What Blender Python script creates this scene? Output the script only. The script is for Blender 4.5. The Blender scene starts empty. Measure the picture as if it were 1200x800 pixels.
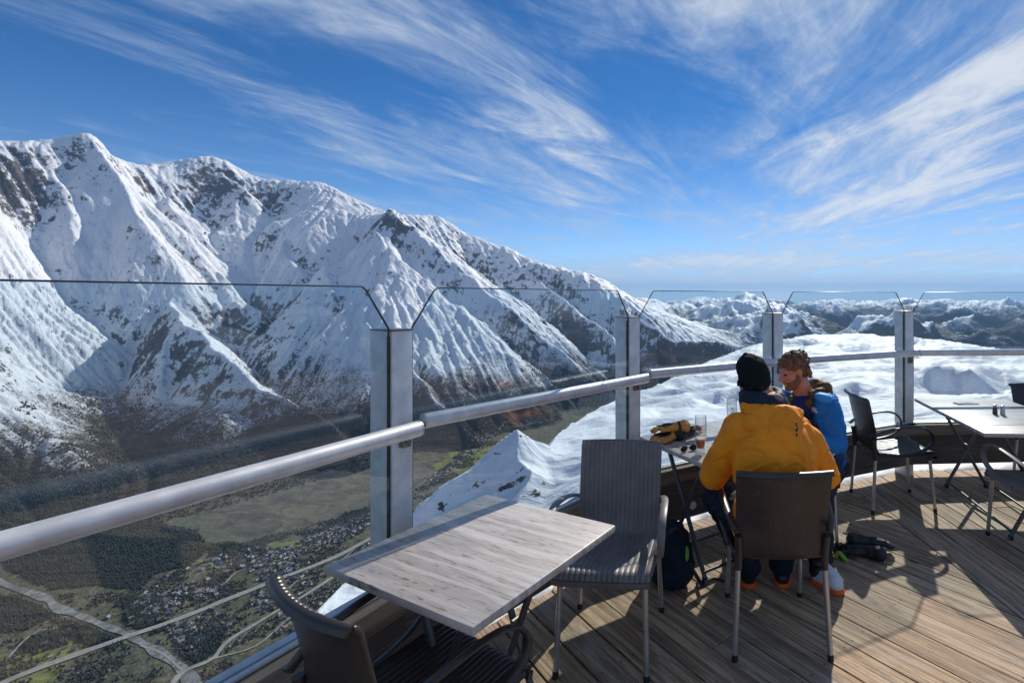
import bpy, bmesh, math, random
import numpy as np
from mathutils import Vector, Matrix, Euler
random.seed(7)
RNG = np.random.default_rng(11)
PI = math.pi
EYE = 1.64
CX, HY, F = 790.0, 347.0, 600.0          # survey constants of the photograph: principal column, horizon row, focal length in px

def W(px, py, z):                         # ground position of a surveyed point of known height
    d = F*(EYE-z)/(py-HY)
    return ((px-CX)/F*d, d)
def D(px, py, Y):                         # position of a surveyed point of known distance
    return ((px-CX)/F*Y, Y, EYE-(py-HY)/F*Y)

sc = bpy.context.scene
COL = sc.collection
SUN_AZ, SUN_EL = math.radians(21.5), math.radians(36.7)

# ------------------------------------------------------------------ helpers
def tag(o, label=None, cat=None, group=None, kind=None):
    if label: o['label'] = label
    if cat: o['category'] = cat
    if group: o['group'] = group
    if kind: o['kind'] = kind
    return o
def thing(name, label, cat, loc=(0,0,0), rz=0.0, group=None):
    o = bpy.data.objects.new(name, None); COL.objects.link(o)
    o.location = loc; o.rotation_euler = (0,0,rz); o.empty_display_size = .1
    return tag(o, label, cat, group)
def link(name, me, parent=None):
    o = bpy.data.objects.new(name, me); COL.objects.link(o)
    if parent is not None: o.parent = parent
    return o
def obj(name, bm, mats, parent=None, smooth=True, angle=40):
    me = bpy.data.meshes.new(name)
    bmesh.ops.recalc_face_normals(bm, faces=bm.faces)
    bm.to_mesh(me); bm.free()
    for m in (mats if isinstance(mats, (list,tuple)) else [mats]): me.materials.append(m)
    if smooth:
        me.polygons.foreach_set('use_smooth', [True]*len(me.polygons))
        me.set_sharp_from_angle(angle=math.radians(angle))
    return link(name, me, parent)
def copy_tree(o, parent=None):
    c = o.copy(); COL.objects.link(c); c.parent = parent
    for ch in list(o.children): copy_tree(ch, c)
    return c

# ------------------------------------------------------------------ node helpers
class NT:
    def __init__(s, tree): s.t = tree; s.n = tree.nodes; s.l = tree.links
    def add(s, typ, **kw):
        n = s.n.new(typ)
        ins = kw.pop('ins', {})
        for k,v in kw.items(): setattr(n, k, v)
        for k,v in ins.items():
            if isinstance(v, bpy.types.NodeSocket): s.l.new(v, n.inputs[k])
            else: n.inputs[k].default_value = v
        return n
    def math(s, op, a, b=0.0, clamp=False):
        n = s.n.new('ShaderNodeMath'); n.operation = op; n.use_clamp = clamp
        for i,v in enumerate((a,b)):
            if isinstance(v, bpy.types.NodeSocket): s.l.new(v, n.inputs[i])
            else: n.inputs[i].default_value = v
        return n.outputs[0]
    def vmath(s, op, a, b=(0,0,0)):
        n = s.n.new('ShaderNodeVectorMath'); n.operation = op
        for i,v in enumerate((a,b)):
            if isinstance(v, bpy.types.NodeSocket): s.l.new(v, n.inputs[i])
            else: n.inputs[i].default_value = v
        return n.outputs[0]
    def mix(s, fac, a, b):
        n = s.n.new('ShaderNodeMix'); n.data_type = 'RGBA'
        for i,v in ((0,fac),(6,a),(7,b)):
            if isinstance(v, bpy.types.NodeSocket): s.l.new(v, n.inputs[i])
            else: n.inputs[i].default_value = (v if i==0 else (*v[:3],1))
        return n.outputs[2]
    def ramp(s, fac, stops, interp='LINEAR'):
        n = s.n.new('ShaderNodeValToRGB'); r = n.color_ramp; r.interpolation = interp
        while len(r.elements) < len(stops): r.elements.new(.5)
        for e,(p,c) in zip(r.elements, stops):
            e.position = p; e.color = (*c,1) if isinstance(c,(tuple,list)) else (c,c,c,1)
        s.l.new(fac, n.inputs[0]); return n.outputs[0]
    def noise(s, vec, scale, detail=4, rough=.5, dist=0.0, dims='3D'):
        n = s.n.new('ShaderNodeTexNoise'); n.noise_dimensions = dims
        if vec is not None: s.l.new(vec, n.inputs['Vector'])
        n.inputs['Scale'].default_value = scale; n.inputs['Detail'].default_value = detail
        n.inputs['Roughness'].default_value = rough; n.inputs['Distortion'].default_value = dist
        return n.outputs[0]
    def smooth(s, v, a, b):
        n = s.n.new('ShaderNodeMapRange'); n.interpolation_type = 'SMOOTHSTEP'
        s.l.new(v, n.inputs[0]); n.inputs[1].default_value = a; n.inputs[2].default_value = b
        return n.outputs[0]
    def bump(s, h, strength=.3, dist=.01, normal=None):
        n = s.n.new('ShaderNodeBump'); n.inputs['Strength'].default_value = strength
        n.inputs['Distance'].default_value = dist; s.l.new(h, n.inputs['Height'])
        if normal is not None: s.l.new(normal, n.inputs['Normal'])
        return n.outputs[0]
def material(name):
    m = bpy.data.materials.new(name); m.use_nodes = True
    nt = NT(m.node_tree); nt.n.clear()
    out = nt.add('ShaderNodeOutputMaterial')
    b = nt.add('ShaderNodeBsdfPrincipled'); nt.l.new(b.outputs[0], out.inputs[0])
    nt.out = out; nt.b = b
    return m, nt
def simple(name, col, rough=.6, metal=0.0, var=.0, vscale=20, bump=0.0, bscale=200, bdist=.001, spec=.5, rvar=.0):
    m, nt = material(name)
    tc = nt.add('ShaderNodeTexCoord').outputs['Object']
    nt.b.inputs['Roughness'].default_value = rough; nt.b.inputs['Metallic'].default_value = metal
    nt.b.inputs['Specular IOR Level'].default_value = spec
    if var > 0:
        n = nt.noise(tc, vscale, 5, .6)
        c = nt.mix(nt.smooth(n, .3, .7), [max(0,x*(1-var)) for x in col], [min(1,x*(1+var)) for x in col])
        nt.l.new(c, nt.b.inputs['Base Color'])
    else: nt.b.inputs['Base Color'].default_value = (*col,1)
    if rvar > 0:
        n = nt.noise(tc, vscale*2.3, 4, .6)
        nt.l.new(nt.math('ADD', nt.math('MULTIPLY', n, rvar*2), rough-rvar), nt.b.inputs['Roughness'])
    if bump > 0: nt.l.new(nt.bump(nt.noise(tc, bscale, 3, .6), bump, bdist), nt.b.inputs['Normal'])
    return m

# ------------------------------------------------------------------ numpy noise
_P = np.random.default_rng(5).permutation(4096).astype(np.int32)
_G = np.random.default_rng(6).uniform(0, 2*PI, 4096)
_GX, _GY = np.cos(_G).astype(np.float32), np.sin(_G).astype(np.float32)
def pnoise(x, y, seed=0, deriv=False):
    xi = np.floor(x); yi = np.floor(y)
    fx = (x-xi).astype(np.float32); fy = (y-yi).astype(np.float32)
    xi = xi.astype(np.int64)+seed*37; yi = yi.astype(np.int64)+seed*91
    def g(ix, iy):
        h = _P[(_P[ix & 4095] + iy) & 4095]
        return _GX[h], _GY[h]
    u = fx*fx*fx*(fx*(fx*6-15)+10); v = fy*fy*fy*(fy*(fy*6-15)+10)
    ax,ay = g(xi,yi); bx,by = g(xi+1,yi); cx,cy = g(xi,yi+1); dx,dy = g(xi+1,yi+1)
    va = ax*fx+ay*fy; vb = bx*(fx-1)+by*fy; vc = cx*fx+cy*(fy-1); vd = dx*(fx-1)+dy*(fy-1)
    n = va+u*(vb-va)+v*(vc-va)+u*v*(va-vb-vc+vd)
    if not deriv: return n*1.41
    du = 30*fx*fx*(fx*(fx-2)+1); dv = 30*fy*fy*(fy*(fy-2)+1)
    k = va-vb-vc+vd
    nx = ax+u*(bx-ax)+v*(cx-ax)+u*v*(ax-bx-cx+dx)+du*(vb-va+v*k)
    ny = ay+u*(by-ay)+v*(cy-ay)+u*v*(ay-by-cy+dy)+dv*(vc-va+u*k)
    return n*1.41, nx*1.41, ny*1.41
def fbm(x, y, oct=5, gain=.5, lac=2.03, seed=0):
    s = 0; a = 1
    for i in range(oct):
        s = s + a*pnoise(x,y,seed+i); a *= gain; x, y = (x*.8+y*.6)*lac, (-x*.6+y*.8)*lac
    return s
def ridged(x, y, oct=6, gain=.5, lac=2.07, seed=0, sharp=1.0):
    s = 0; a = 1; w = 1; tot = 0
    for i in range(oct):
        n = 1-np.abs(pnoise(x,y,seed+i))*1.3; n = np.clip(n,0,1)**(2*sharp)
        n = n*w; w = np.clip(n*1.6,0,1); s = s+a*n; tot += a; a *= gain
        x, y = (x*.8+y*.6)*lac, (-x*.6+y*.8)*lac
    return s/tot
def erode_noise(x, y, oct=7, gain=.5, lac=2.0, seed=0, k=1.0):
    s = 0; a = 1; dx = 0; dy = 0
    for i in range(oct):
        n, nx, ny = pnoise(x,y,seed+i,True)
        dx = dx+nx; dy = dy+ny
        s = s + a*n/(1+k*(dx*dx+dy*dy)); a *= gain
        x, y = (x*.8+y*.6)*lac, (-x*.6+y*.8)*lac
    return s
def sstep(a, b, x):
    t = np.clip((x-a)/(b-a), 0, 1); return t*t*(3-2*t)
def poly_dist(X, Y, pts):
    """nearest point on a polyline: distance, interpolated z, arclength, signed side"""
    best = np.full(X.shape, 1e12, np.float32); bz = np.zeros(X.shape, np.float32)
    bs = np.zeros(X.shape, np.float32); side = np.zeros(X.shape, np.float32); L = 0
    for (x0,y0,z0),(x1,y1,z1) in zip(pts[:-1], pts[1:]):
        ex,ey = x1-x0,y1-y0; l2 = ex*ex+ey*ey; l = math.sqrt(l2)
        t = np.clip(((X-x0)*ex+(Y-y0)*ey)/l2, 0, 1)
        d = (X-x0-t*ex)**2+(Y-y0-t*ey)**2
        m = d < best
        best = np.where(m, d, best); bz = np.where(m, z0+t*(z1-z0), bz)
        bs = np.where(m, L+t*l, bs); side = np.where(m, ex*(Y-y0)-ey*(X-x0), side)
        L += l
    return np.sqrt(best), bz, bs, side
# ================================================================== TERRAIN (metres, real distances)
VAL = -1500.0
def PL(*a): return [D(*p) for p in a]
CREST = PL((-330,190,4300),(-119,150,5200),(-60,160,5500),(0,167,5900),(30,172,6050),(50,168,6200),(70,173,6350),(107,166,6550),(125,172,6700),(150,190,7200),(185,192,7800),
           (215,186,8100),(245,181,8390),(270,190,8450),(285,200,8600),(322,212,8950),(350,211,9000),(370,212,8950),(400,225,8900),(438,247,8900),
           (449,250,8500),(456,240,7900),(463,250,8500),(470,258,8900),(500,252,9800),(515,252,10000),(530,262,10000),(545,272,10000),(560,278,9900),(575,289,9800),(590,291,9750),
           (610,305,9700),(625,308,9600),(640,318,9500),(660,326,9400),(680,325,9300),(700,338,9200),(730,352,9000),(765,372,8900),(800,392,8900))
SPURS = [
 (PL((456,240,7900),(440,262,7650),(400,298,7200),(378,309,6900),(400,345,6500),(440,385,6000),(480,425,5650),(520,468,5300),(548,500,5100)), .95, 1.0),
 (PL((378,309,6900),(365,345,6600),(345,372,6300)), 1.1, 1.0),
 (PL((150,292,7000),(185,340,6100),(205,358,5600),(235,385,5300),(270,420,4900),(310,450,4700),(350,480,4500),(388,505,4350)), 1.0, 1.0),
 (PL((205,358,5600),(190,400,5200),(185,440,4900)), 1.1, .8),
 (PL((456,240,7900),(478,300,7500),(490,335,7300),(520,375,6900)), .9, 1.0),
 (PL((515,252,10000),(525,300,9200),(540,330,8400),(560,370,7600),(600,405,7000),(640,440,6700),(665,462,6500)), .9, 1.0),
 (PL((590,291,9750),(620,322,9300),(660,345,8800),(690,372,8300),(720,392,8000),(745,420,7700)), .8, 1.0),
 (PL((560,278,9900),(572,312,9400),(606,345,8900),(640,385,8300),(655,410,7900)), .9, 1.0),
 (PL((50,168,6200),(70,205,6120),(85,232,6080),(100,258,6050)), 1.2, .9),
 (PL((107,166,6550),(135,195,6500),(150,225,6400),(165,245,6300)), 1.2, .9),
 (PL((215,186,8100),(190,215,7600),(200,240,7200)), .8, .5),
 (PL((245,181,8390),(280,215,8100),(275,255,7700),(240,275,7300)), .7, .5),
 (PL((370,212,8950),(345,250,8200),(330,290,7400),(300,330,6900)), .6, .4),
 (PL((210,258,7000),(185,272,6800),(160,285,6600)), 1.0, .9),
 (PL((-260,380,4200),(-120,430,4000),(-20,480,3750),(30,515,3600)), .9, 1.0),
 (PL((700,338,9200),(740,365,8700),(790,395,8000),(830,393,7400),(868,402,7000),(905,425,6600)), .55, .7),
]
FACE = PL((0,250,5300),(0,330,4900),(100,330,5900),(60,300,5750),(100,400,5100),(0,400,4500),(60,440,4500),
          (150,340,6400),(168,400,5750),(140,455,5000),(150,500,4450),(160,545,4050),                     # gully left of the dark pyramid
          (250,325,7100),(300,290,7900),(330,325,7450),(300,395,6350),(330,430,5950),(380,460,5650),(420,490,5300),(450,515,5000),   # valley between the two spurs
          (250,400,5900),(280,445,5350),(320,480,4900),(250,480,4450),(190,480,4600),
          (440,300,8000),(425,335,7550),(470,345,7800),(500,400,7200),(540,450,6500),(570,470,6200),(590,490,6000),(470,390,6600),(500,430,6100),
          (230,300,7000),(310,260,7700),(60,500,3900),(100,520,3800),(30,540,3550),(0,570,3350),
          (560,330,9100),(600,370,8600),(600,440,7300),(640,365,9100),(690,405,8300),(640,430,7400),(340,285,7500),(400,260,8100),(120,250,6500),(120,280,6200),(160,260,6900),(60,235,5950),(140,320,6250),(180,300,6700))
def flr(px, py): return (*W(px,py,VAL), VAL)
FOOT = [flr(-160,720),flr(0,668),flr(90,660),flr(200,642),flr(270,612),flr(330,588),flr(400,566),flr(450,556),flr(500,540),
        flr(0,760),flr(100,740),flr(200,760),flr(300,700),flr(400,640),flr(470,600),flr(530,545),
        (-2600,2100,VAL),(-600,5700,VAL-20),(-300,6100,VAL-40),(400,6600,VAL-70),(1200,7000,VAL-100),(2500,7600,VAL-150),(4000,8500,VAL-200),
        (-1000,3500,VAL),(-500,4500,VAL),(500,5500,VAL-40),(-1500,2600,VAL),(2000,5500,VAL-60),(-3500,1500,VAL),(-4500,900,VAL-0),
        (-9500,6000,600),(-10500,8500,1000),(-8500,10500,900),(-6000,11500,700),(-3000,12500,200),(0,12500,-600),(-11000,4000,900),(-7000,2500,300),(-5200,1800,-700),(-6200,3600,1100),
        (1500,10500,-900),(3000,11000,-1000)]
def densify(pl, step):
    out = []
    for a,b in zip(pl[:-1], pl[1:]):
        n = max(1,int(math.dist(a[:2],b[:2])/step))
        out += [tuple(a[i]+(b[i]-a[i])*k/n for i in range(3)) for k in range(n)]
    return out+[pl[-1]]
def massif_grid():
    pts = []
    pts += densify(CREST, 350)
    pts += FACE+FOOT
    P = []
    for p in pts:                                     # drop near-duplicates
        if all((p[0]-q[0])**2+(p[1]-q[1])**2 > 90**2 for q in P): P.append(p)
    P = np.array(P); n = len(P)
    xy = P[:,:2]/1000
    def phi(r): return r
    A = phi(np.sqrt(((xy[:,None]-xy[None])**2).sum(-1)+.01)); A += np.eye(n)*-.02
    M = np.zeros((n+3,n+3)); M[:n,:n] = A; M[:n,n] = 1; M[:n,n+1:] = xy; M[n,:n] = 1; M[n+1:,:n] = xy.T
    w = np.linalg.solve(M, np.concatenate([P[:,2],[0,0,0]]))
    gx = np.arange(-13000, 6001, 60.); gy = np.arange(600, 13001, 60.)
    GX, GY = np.meshgrid(gx, gy)
    q = np.stack([GX.ravel(), GY.ravel()],1)/1000
    z = np.zeros(len(q))
    for i in range(0,len(q),8192):
        r = np.sqrt(((q[i:i+8192,None]-xy[None])**2).sum(-1)+.01)
        z[i:i+8192] = phi(r)@w[:n]+w[n]+q[i:i+8192]@w[n+1:]
    return gx, gy, z.reshape(GX.shape)
def segtents(X, Y, lines):
    """upper envelope of ridge tents (each segment its own tent, so no tears) and a blended gully field"""
    t = np.full(X.shape,-1e9); gul = np.zeros(X.shape); gw = np.full(X.shape,1e-12); dm = np.full(X.shape,1e9)
    for li,(pl, slope, wgt) in enumerate(lines):
        L = 0
        for (x0,y0,z0),(x1,y1,z1) in zip(pl[:-1],pl[1:]):
            ex,ey = x1-x0,y1-y0; l2 = ex*ex+ey*ey; l = math.sqrt(l2)
            k = np.clip(((X-x0)*ex+(Y-y0)*ey)/l2,0,1); d = np.hypot(X-x0-k*ex, Y-y0-k*ey)
            sn_ = (ex*(Y-y0)-ey*(X-x0))/(l*np.maximum(d,1)); sn_ = np.clip(sn_,-1,1)*(0 if li==0 else 1)
            h = z0+k*(z1-z0)-max(slope,.95)*(1.12-.27*sn_)*((1.35 if li==0 else .88)*d+110*(1-np.exp(-d/200)))
            t = np.maximum(t,h); dm = np.minimum(dm,d)
            w = 1/(d+50)**3; g = (ridged((L+k*l)/330,d/1700,3,.5,2.05,li*3+7)-.45)*sstep(0,240,d)*(1-sstep(700,1700,d))*wgt
            gul += g*w; gw += w; L += l
    return t, gul/gw, dm
def erode(z, dx, iters, K, m=.45, cap=1.15):
    import heapq
    ny, nx = z.shape; n = ny*nx
    base = (z < VAL+70)
    offs = [(-1,0,1.),(1,0,1.),(0,-1,1.),(0,1,1.),(-1,-1,1.4142),(-1,1,1.4142),(1,-1,1.4142),(1,1,1.4142)]
    # fill pits once so that water always finds a way down
    zl = z.ravel().tolist(); done = bytearray(n); hq = []
    for i in range(n):
        y,x = divmod(i,nx)
        if y in (0,ny-1) or x in (0,nx-1) or base.flat[i]: heapq.heappush(hq,(zl[i],i)); done[i] = 1
    while hq:
        h,i = heapq.heappop(hq); y,x = divmod(i,nx)
        for dy,dx_,_ in offs:
            yy,xx = y+dy,x+dx_
            if 0<=yy<ny and 0<=xx<nx:
                j = yy*nx+xx
                if not done[j]:
                    done[j] = 1
                    if zl[j] <= h: zl[j] = h+.02
                    heapq.heappush(hq,(zl[j],j))
    z = np.array(zl).reshape(ny,nx)
    idx = np.arange(n).reshape(ny,nx)
    for it in range(iters):
        best = np.zeros((ny,nx)); rec = idx.copy(); dist = np.ones((ny,nx))
        for dy,dx_,w in offs:
            ys = slice(max(0,-dy),ny-max(0,dy)); xs = slice(max(0,-dx_),nx-max(0,dx_)); yn = slice(max(0,dy),ny+min(0,dy)); xn = slice(max(0,dx_),nx+min(0,dx_))
            sl = (z[ys,xs]-z[yn,xn])/w
            b = best[ys,xs]; k = sl > b; b[k] = sl[k]; rec[ys,xs][k] = idx[yn,xn][k]; dist[ys,xs][k] = w
        order = np.argsort(z, axis=None, kind='stable'); ol = order.tolist(); rl = rec.ravel().tolist()
        A = [1.0]*n
        for i in reversed(ol):
            r = rl[i]
            if r != i: A[r] += A[i]
        An = np.array(A)*dx*dx
        f = (K*An**m/(dist.ravel()*dx)); f[base.ravel()] = 0; fl = f.tolist(); zz = z.ravel().tolist()
        for i in ol:
            r = rl[i]
            if r != i: q = fl[i]; zz[i] = (zz[i]+q*zz[r])/(1+q)
        z = np.array(zz).reshape(ny,nx)
        # rock cannot stand steeper than a limit: a little slumping
        for _ in range(2):
            for dy,dx_,w in offs[:4]:
                ys = slice(max(0,-dy),ny-max(0,dy)); xs = slice(max(0,-dx_),nx-max(0,dx_)); yn = slice(max(0,dy),ny+min(0,dy)); xn = slice(max(0,dx_),nx+min(0,dx_))
                e = np.clip(z[ys,xs]-z[yn,xn]-cap*dx*w,0,None)*.25
                z[ys,xs] -= e; z[yn,xn] += e
    return z, An.reshape(ny,nx)
def massif_eroded():
    gx,gy,G = massif_grid()
    st = 30.0; ex = np.arange(-9900,3901,st); ey = np.arange(2100,11401,st); X,Y = np.meshgrid(ex,ey)
    z = bil(gx,gy,G,X,Y)
    wx = X+90*fbm(X/700,Y/700,3,.5,2,101); wy = Y+90*fbm(X/700,Y/700,3,.5,2,111)
    t,gul,dm = segtents(wx,wy,[(CREST,.75,.6)]+SPURS)
    gl = np.zeros_like(z)
    for (gx0,gy0,rx,ry) in GLAC: gl = np.maximum(gl, np.exp(-(((X-gx0)/rx)**2+((Y-gy0)/ry)**2)))
    gl = sstep(.2,.8,gl)*sstep(-1250,-950,z)
    hi = sstep(VAL+100,VAL+1500,z)
    z = z-120*sstep(0,900,dm)*hi*(1-.75*gl)
    k = 12.0; h = np.clip(.5+.5*(t-z)/k,0,1); z = z+(t-z)*h+k*h*(1-h)*.5
    rough = sstep(VAL+60,VAL+900,z)
    z = z+rough*(1-.7*gl)*(90*erode_noise(wx/1500,wy/1500,6,.5,2,131,.35)*sstep(0,300,dm)+110*gul+16*fbm(wx/200,wy/200,4,.6,2.05,151))
    z0 = z.copy()
    z,A = erode(z, st, ERO_IT, ERO_K)
    print('ERODE', np.percentile(z0-z,[5,25,50,75,95,99]))
    z = z+(z0-z)*gl*.3
    return ex,ey,z,gl,gx,gy,G,np.log10(A)
ERO_IT, ERO_K = 14, .05
def bil(gx, gy, Z, X, Y):
    fx = np.clip((X-gx[0])/(gx[1]-gx[0]),0,len(gx)-1.001); fy = np.clip((Y-gy[0])/(gy[1]-gy[0]),0,len(gy)-1.001)
    ix = fx.astype(int); iy = fy.astype(int); fx = fx-ix; fy = fy-iy
    fx = fx*fx*(3-2*fx)*.5+fx*.5; fy = fy*fy*(3-2*fy)*.5+fy*.5
    return (Z[iy,ix]*(1-fx)+Z[iy,ix+1]*fx)*(1-fy)+(Z[iy+1,ix]*(1-fx)+Z[iy+1,ix+1]*fx)*fy

# the near summit: a rim that drops away to the valley, snow inside it
RIM = [(-2.6,-60,-12),(-2.9,-6,-1.2),(-3.0,.6,-1.5),(-2.6,2.4,-2.2),(-5.5,6.5,-7)]+PL((205,880,16),(250,850,50),(290,810,130),(335,752,230),(400,686,340),(452,640,385),(492,602,412),(532,566,430),(575,526,443),(605,509,450),
      (620,516,480),(640,527,520),(655,507,700),(668,499,850),(690,484,1000),(722,468,1150),(760,455,1350),(800,438,1600),(832,422,1800),(870,408,2000),(900,399,2150),
      (950,393,2300),(1000,390,2400),(1050,394,2350),(1100,398,2300),(1150,405,2150),(1200,413,2050),(1300,428,1900),(1600,470,1700))
INNER = PL((560,600,412),(520,640,385),(600,620,385),(640,600,395),(665,560,430),(470,690,330),(600,680,300),(690,580,330),(720,540,400),(690,510,650),(760,500,600),(800,490,620),(850,480,650),(800,520,330),(850,460,1000),(900,440,1300),(950,460,800),
      (1000,480,500),(1000,440,1100),(1050,460,700),(1100,450,900),(1150,440,1100),(1120,470,640),(1200,450,950),(1200,480,500),(1100,500,300),(900,500,350),(980,410,1900),(1120,420,1500),(1300,480,600),
      (1300,560,120),(1000,560,110),(850,580,110),(760,640,90),(680,720,100),(560,760,130))+[(0,8,-3.5),(3,9,-3.5),(6,8,-3),(8,3,-1.5),(0,20,-9),(10,20,-8),(20,10,-6),(-2,9,-6.5),(0,-30,-6),(30,-30,-8),(400,-400,-150),(1500,-200,-350)]
def near_height(X, Y):
    d, rz, s, side = poly_dist(X, Y, RIM)
    ring = [(p[0],p[1]) for p in RIM]+[(6000,1500),(6000,-6000),(-2.6,-6000)]; c_in = np.zeros(X.shape,bool)
    for i in range(len(ring)):
        x0,y0 = ring[i]; x1,y1 = ring[(i+1)%len(ring)]
        if y0 != y1: c_in ^= ((y0>Y)!=(y1>Y)) & (X < (x1-x0)*(Y-y0)/(y1-y0)+x0)
    side = np.where(c_in,-1.0,1.0)
    P = np.array(densify(RIM, 130)+INNER); keep = []
    for p in P:
        if all((p[0]-q[0])**2+(p[1]-q[1])**2 > (1.5+.02*abs(p[1]))**2 for q in keep): keep.append(p)
    P = np.array(keep); n = len(P)
    c = lambda x,y: np.stack([x/np.sqrt(1+np.hypot(x,y)/40), y/np.sqrt(1+np.hypot(x,y)/40)],-1)   # compress far distances
    xy = c(P[:,0],P[:,1])/40
    M = np.zeros((n+3,n+3)); M[:n,:n] = np.sqrt(((xy[:,None]-xy[None])**2).sum(-1)+.0015)-np.eye(n)*.004
    M[:n,n] = 1; M[:n,n+1:] = xy; M[n,:n] = 1; M[n+1:,:n] = xy.T
    w = np.linalg.solve(M, np.concatenate([P[:,2],[0,0,0]]))
    q = c(X.ravel().astype(float),Y.ravel().astype(float))/40; z = np.zeros(len(q))
    ins = (side.ravel() < 0)
    idx = np.nonzero(ins)[0]
    for i in range(0,len(idx),16384):
        j = idx[i:i+16384]
        r = np.sqrt(((q[j,None]-xy[None])**2).sum(-1)+.0015)
        z[j] = r@w[:n]+w[n]+q[j]@w[n+1:]
    z = z.reshape(X.shape)
    R = np.hypot(X,Y)
    # hummocks, wind drifts and steps in the snow
    A = sstep(25,250,R)
    CR = PL((605,509,450),(611,536,432),(619,562,412),(606,600,388))
    dd,zc_,sc_,_ = poly_dist(X+6*pnoise(X/30,Y/30,12), Y+6*pnoise(X/30,Y/30,13), CR)
    tt = zc_-.62*dd; kk = 5.0; h_ = np.clip(.5+.5*(tt-z)/kk,0,1); z = np.where(R>200, z+(tt-z)*h_+kk*h_*(1-h_)*.5, z)
    CR2 = PL((655,505,700),(668,520,660),(690,540,600)); dd,zc_,_,_ = poly_dist(X,Y,CR2); tt = zc_-.5*dd; h_ = np.clip(.5+.5*(tt-z)/kk,0,1); z = np.where(R>300, z+(tt-z)*h_+kk*h_*(1-h_)*.5, z)
    # drifts run roughly along x so that the low sun picks them out
    wx = X+30*pnoise(X/90,Y/90,3); wy = Y+30*pnoise(X/90,Y/90,4)
    h = 21*fbm(wx/260,wy/130,4,.5,2.0,20)*sstep(150,700,R)+5.5*erode_noise(wx/170,wy/52,5,.45,2,31,.4)+1.8*ridged(wx/90+.8*pnoise(wx/200,wy/200,35),wy/26,3,.5,2,36)*sstep(60,300,R)+20*ridged(wx/520,wy/300,4,.5,2,44)*sstep(500,1400,R)-9*sstep(500,1400,R)
    damp = sstep(0,60,d)*.85+.15
    zin = z+h*A*damp
    hx,hy,_ = D(1122,455,880)
    def scarp(z_, px_, py_, Yd, rx, dep, up):
        cx_,cy_,_ = D(px_,py_,Yd); wob = 22*fbm(X/60,Y/60,3,.55,2,91)
        q = np.exp(-(((X-cx_*Y/cy_+.5*wob)/rx)**4)); yy = Y+wob+.0009*(X-cx_)**2
        return z_-dep*q*sstep(cy_-260,cy_-60,yy)*(1-sstep(cy_,cy_+42,yy))+up*q*sstep(cy_,cy_+42,yy)*(1-sstep(cy_+60,cy_+330,yy))
    zin = scarp(zin,1122,450,900,78,34,28); zin = scarp(zin,1168,448,1000,26,12,10); zin = scarp(zin,1005,455,780,40,5,6)
    zin = scarp(zin,930,440,1100,60,6,8); zin = scarp(zin,860,455,1000,60,9,9)
    jag = (ridged(s/60,d/160,4,.55,2.1,61)-.55)
    steep = 1.05+.2*pnoise(s/300,d/300,9)
    zout = rz-d*steep-9*jag*sstep(0,60,d)*sstep(60,250,R)
    zz = np.where(side<0, zin, zout)
    crag = 7*erode_noise(X/48,Y/48,5,.5,2,71,.5)*np.exp(-d/60)*sstep(100,300,R)*(side<0)
    return zz+crag, d, side

FORESTS = [([(-140,585),(0,600),(120,612),(230,622),(245,640),(225,662),(180,672),(165,690),(110,685),(60,688),(0,662),(-140,640)],16000),
 ([(-60,690),(0,693),(50,706),(60,722),(30,737),(-60,740)],1700),([(85,728),(125,740),(145,752),(135,762),(100,757)],500),([(140,700),(190,700),(200,735),(178,745),(150,733)],900),
 ([(215,742),(262,735),(255,765),(225,775)],500),([(20,752),(70,735),(80,755),(40,768)],350),([(240,640),(300,632),(330,645),(260,655)],500),([(285,775),(350,745),(340,790),(300,800)],600),
 ([(400,600),(445,590),(440,606),(410,618)],400)]
MEADOWS = [[(-20,772),(55,758),(78,782),(60,797),(-20,830)],[(318,630),(395,632),(385,645),(330,650)],[(508,548),(530,530),(575,522),(585,535),(550,552)],[(75,745),(130,745),(110,765),(70,772)],[(225,655),(265,648),(280,655),(235,668)]]
FIELDS = [[(215,608),(290,565),(445,556),(445,600),(400,622),(330,640)],[(450,560),(510,520),(560,490),(600,480),(560,520),(500,560),(460,585)]]
def ppoly(X, Y, pxpoly):
    P = [W(x,y,VAL) for x,y in pxpoly]; n = len(P); c = np.zeros(X.shape,bool)
    for i in range(n):
        x0,y0 = P[i]; x1,y1 = P[(i+1)%n]
        c ^= ((y0>Y)!=(y1>Y)) & (X < (x1-x0)*(Y-y0)/((y1-y0)+1e-9)+x0)
    return c
GLAC = [(-6350,5400,1000,1150),(-4950,4500,520,480),(-6300,7300,850,800),(-5900,7950,1300,600),(-5500,8300,900,500),(-7300,6600,500,500)]
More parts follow.
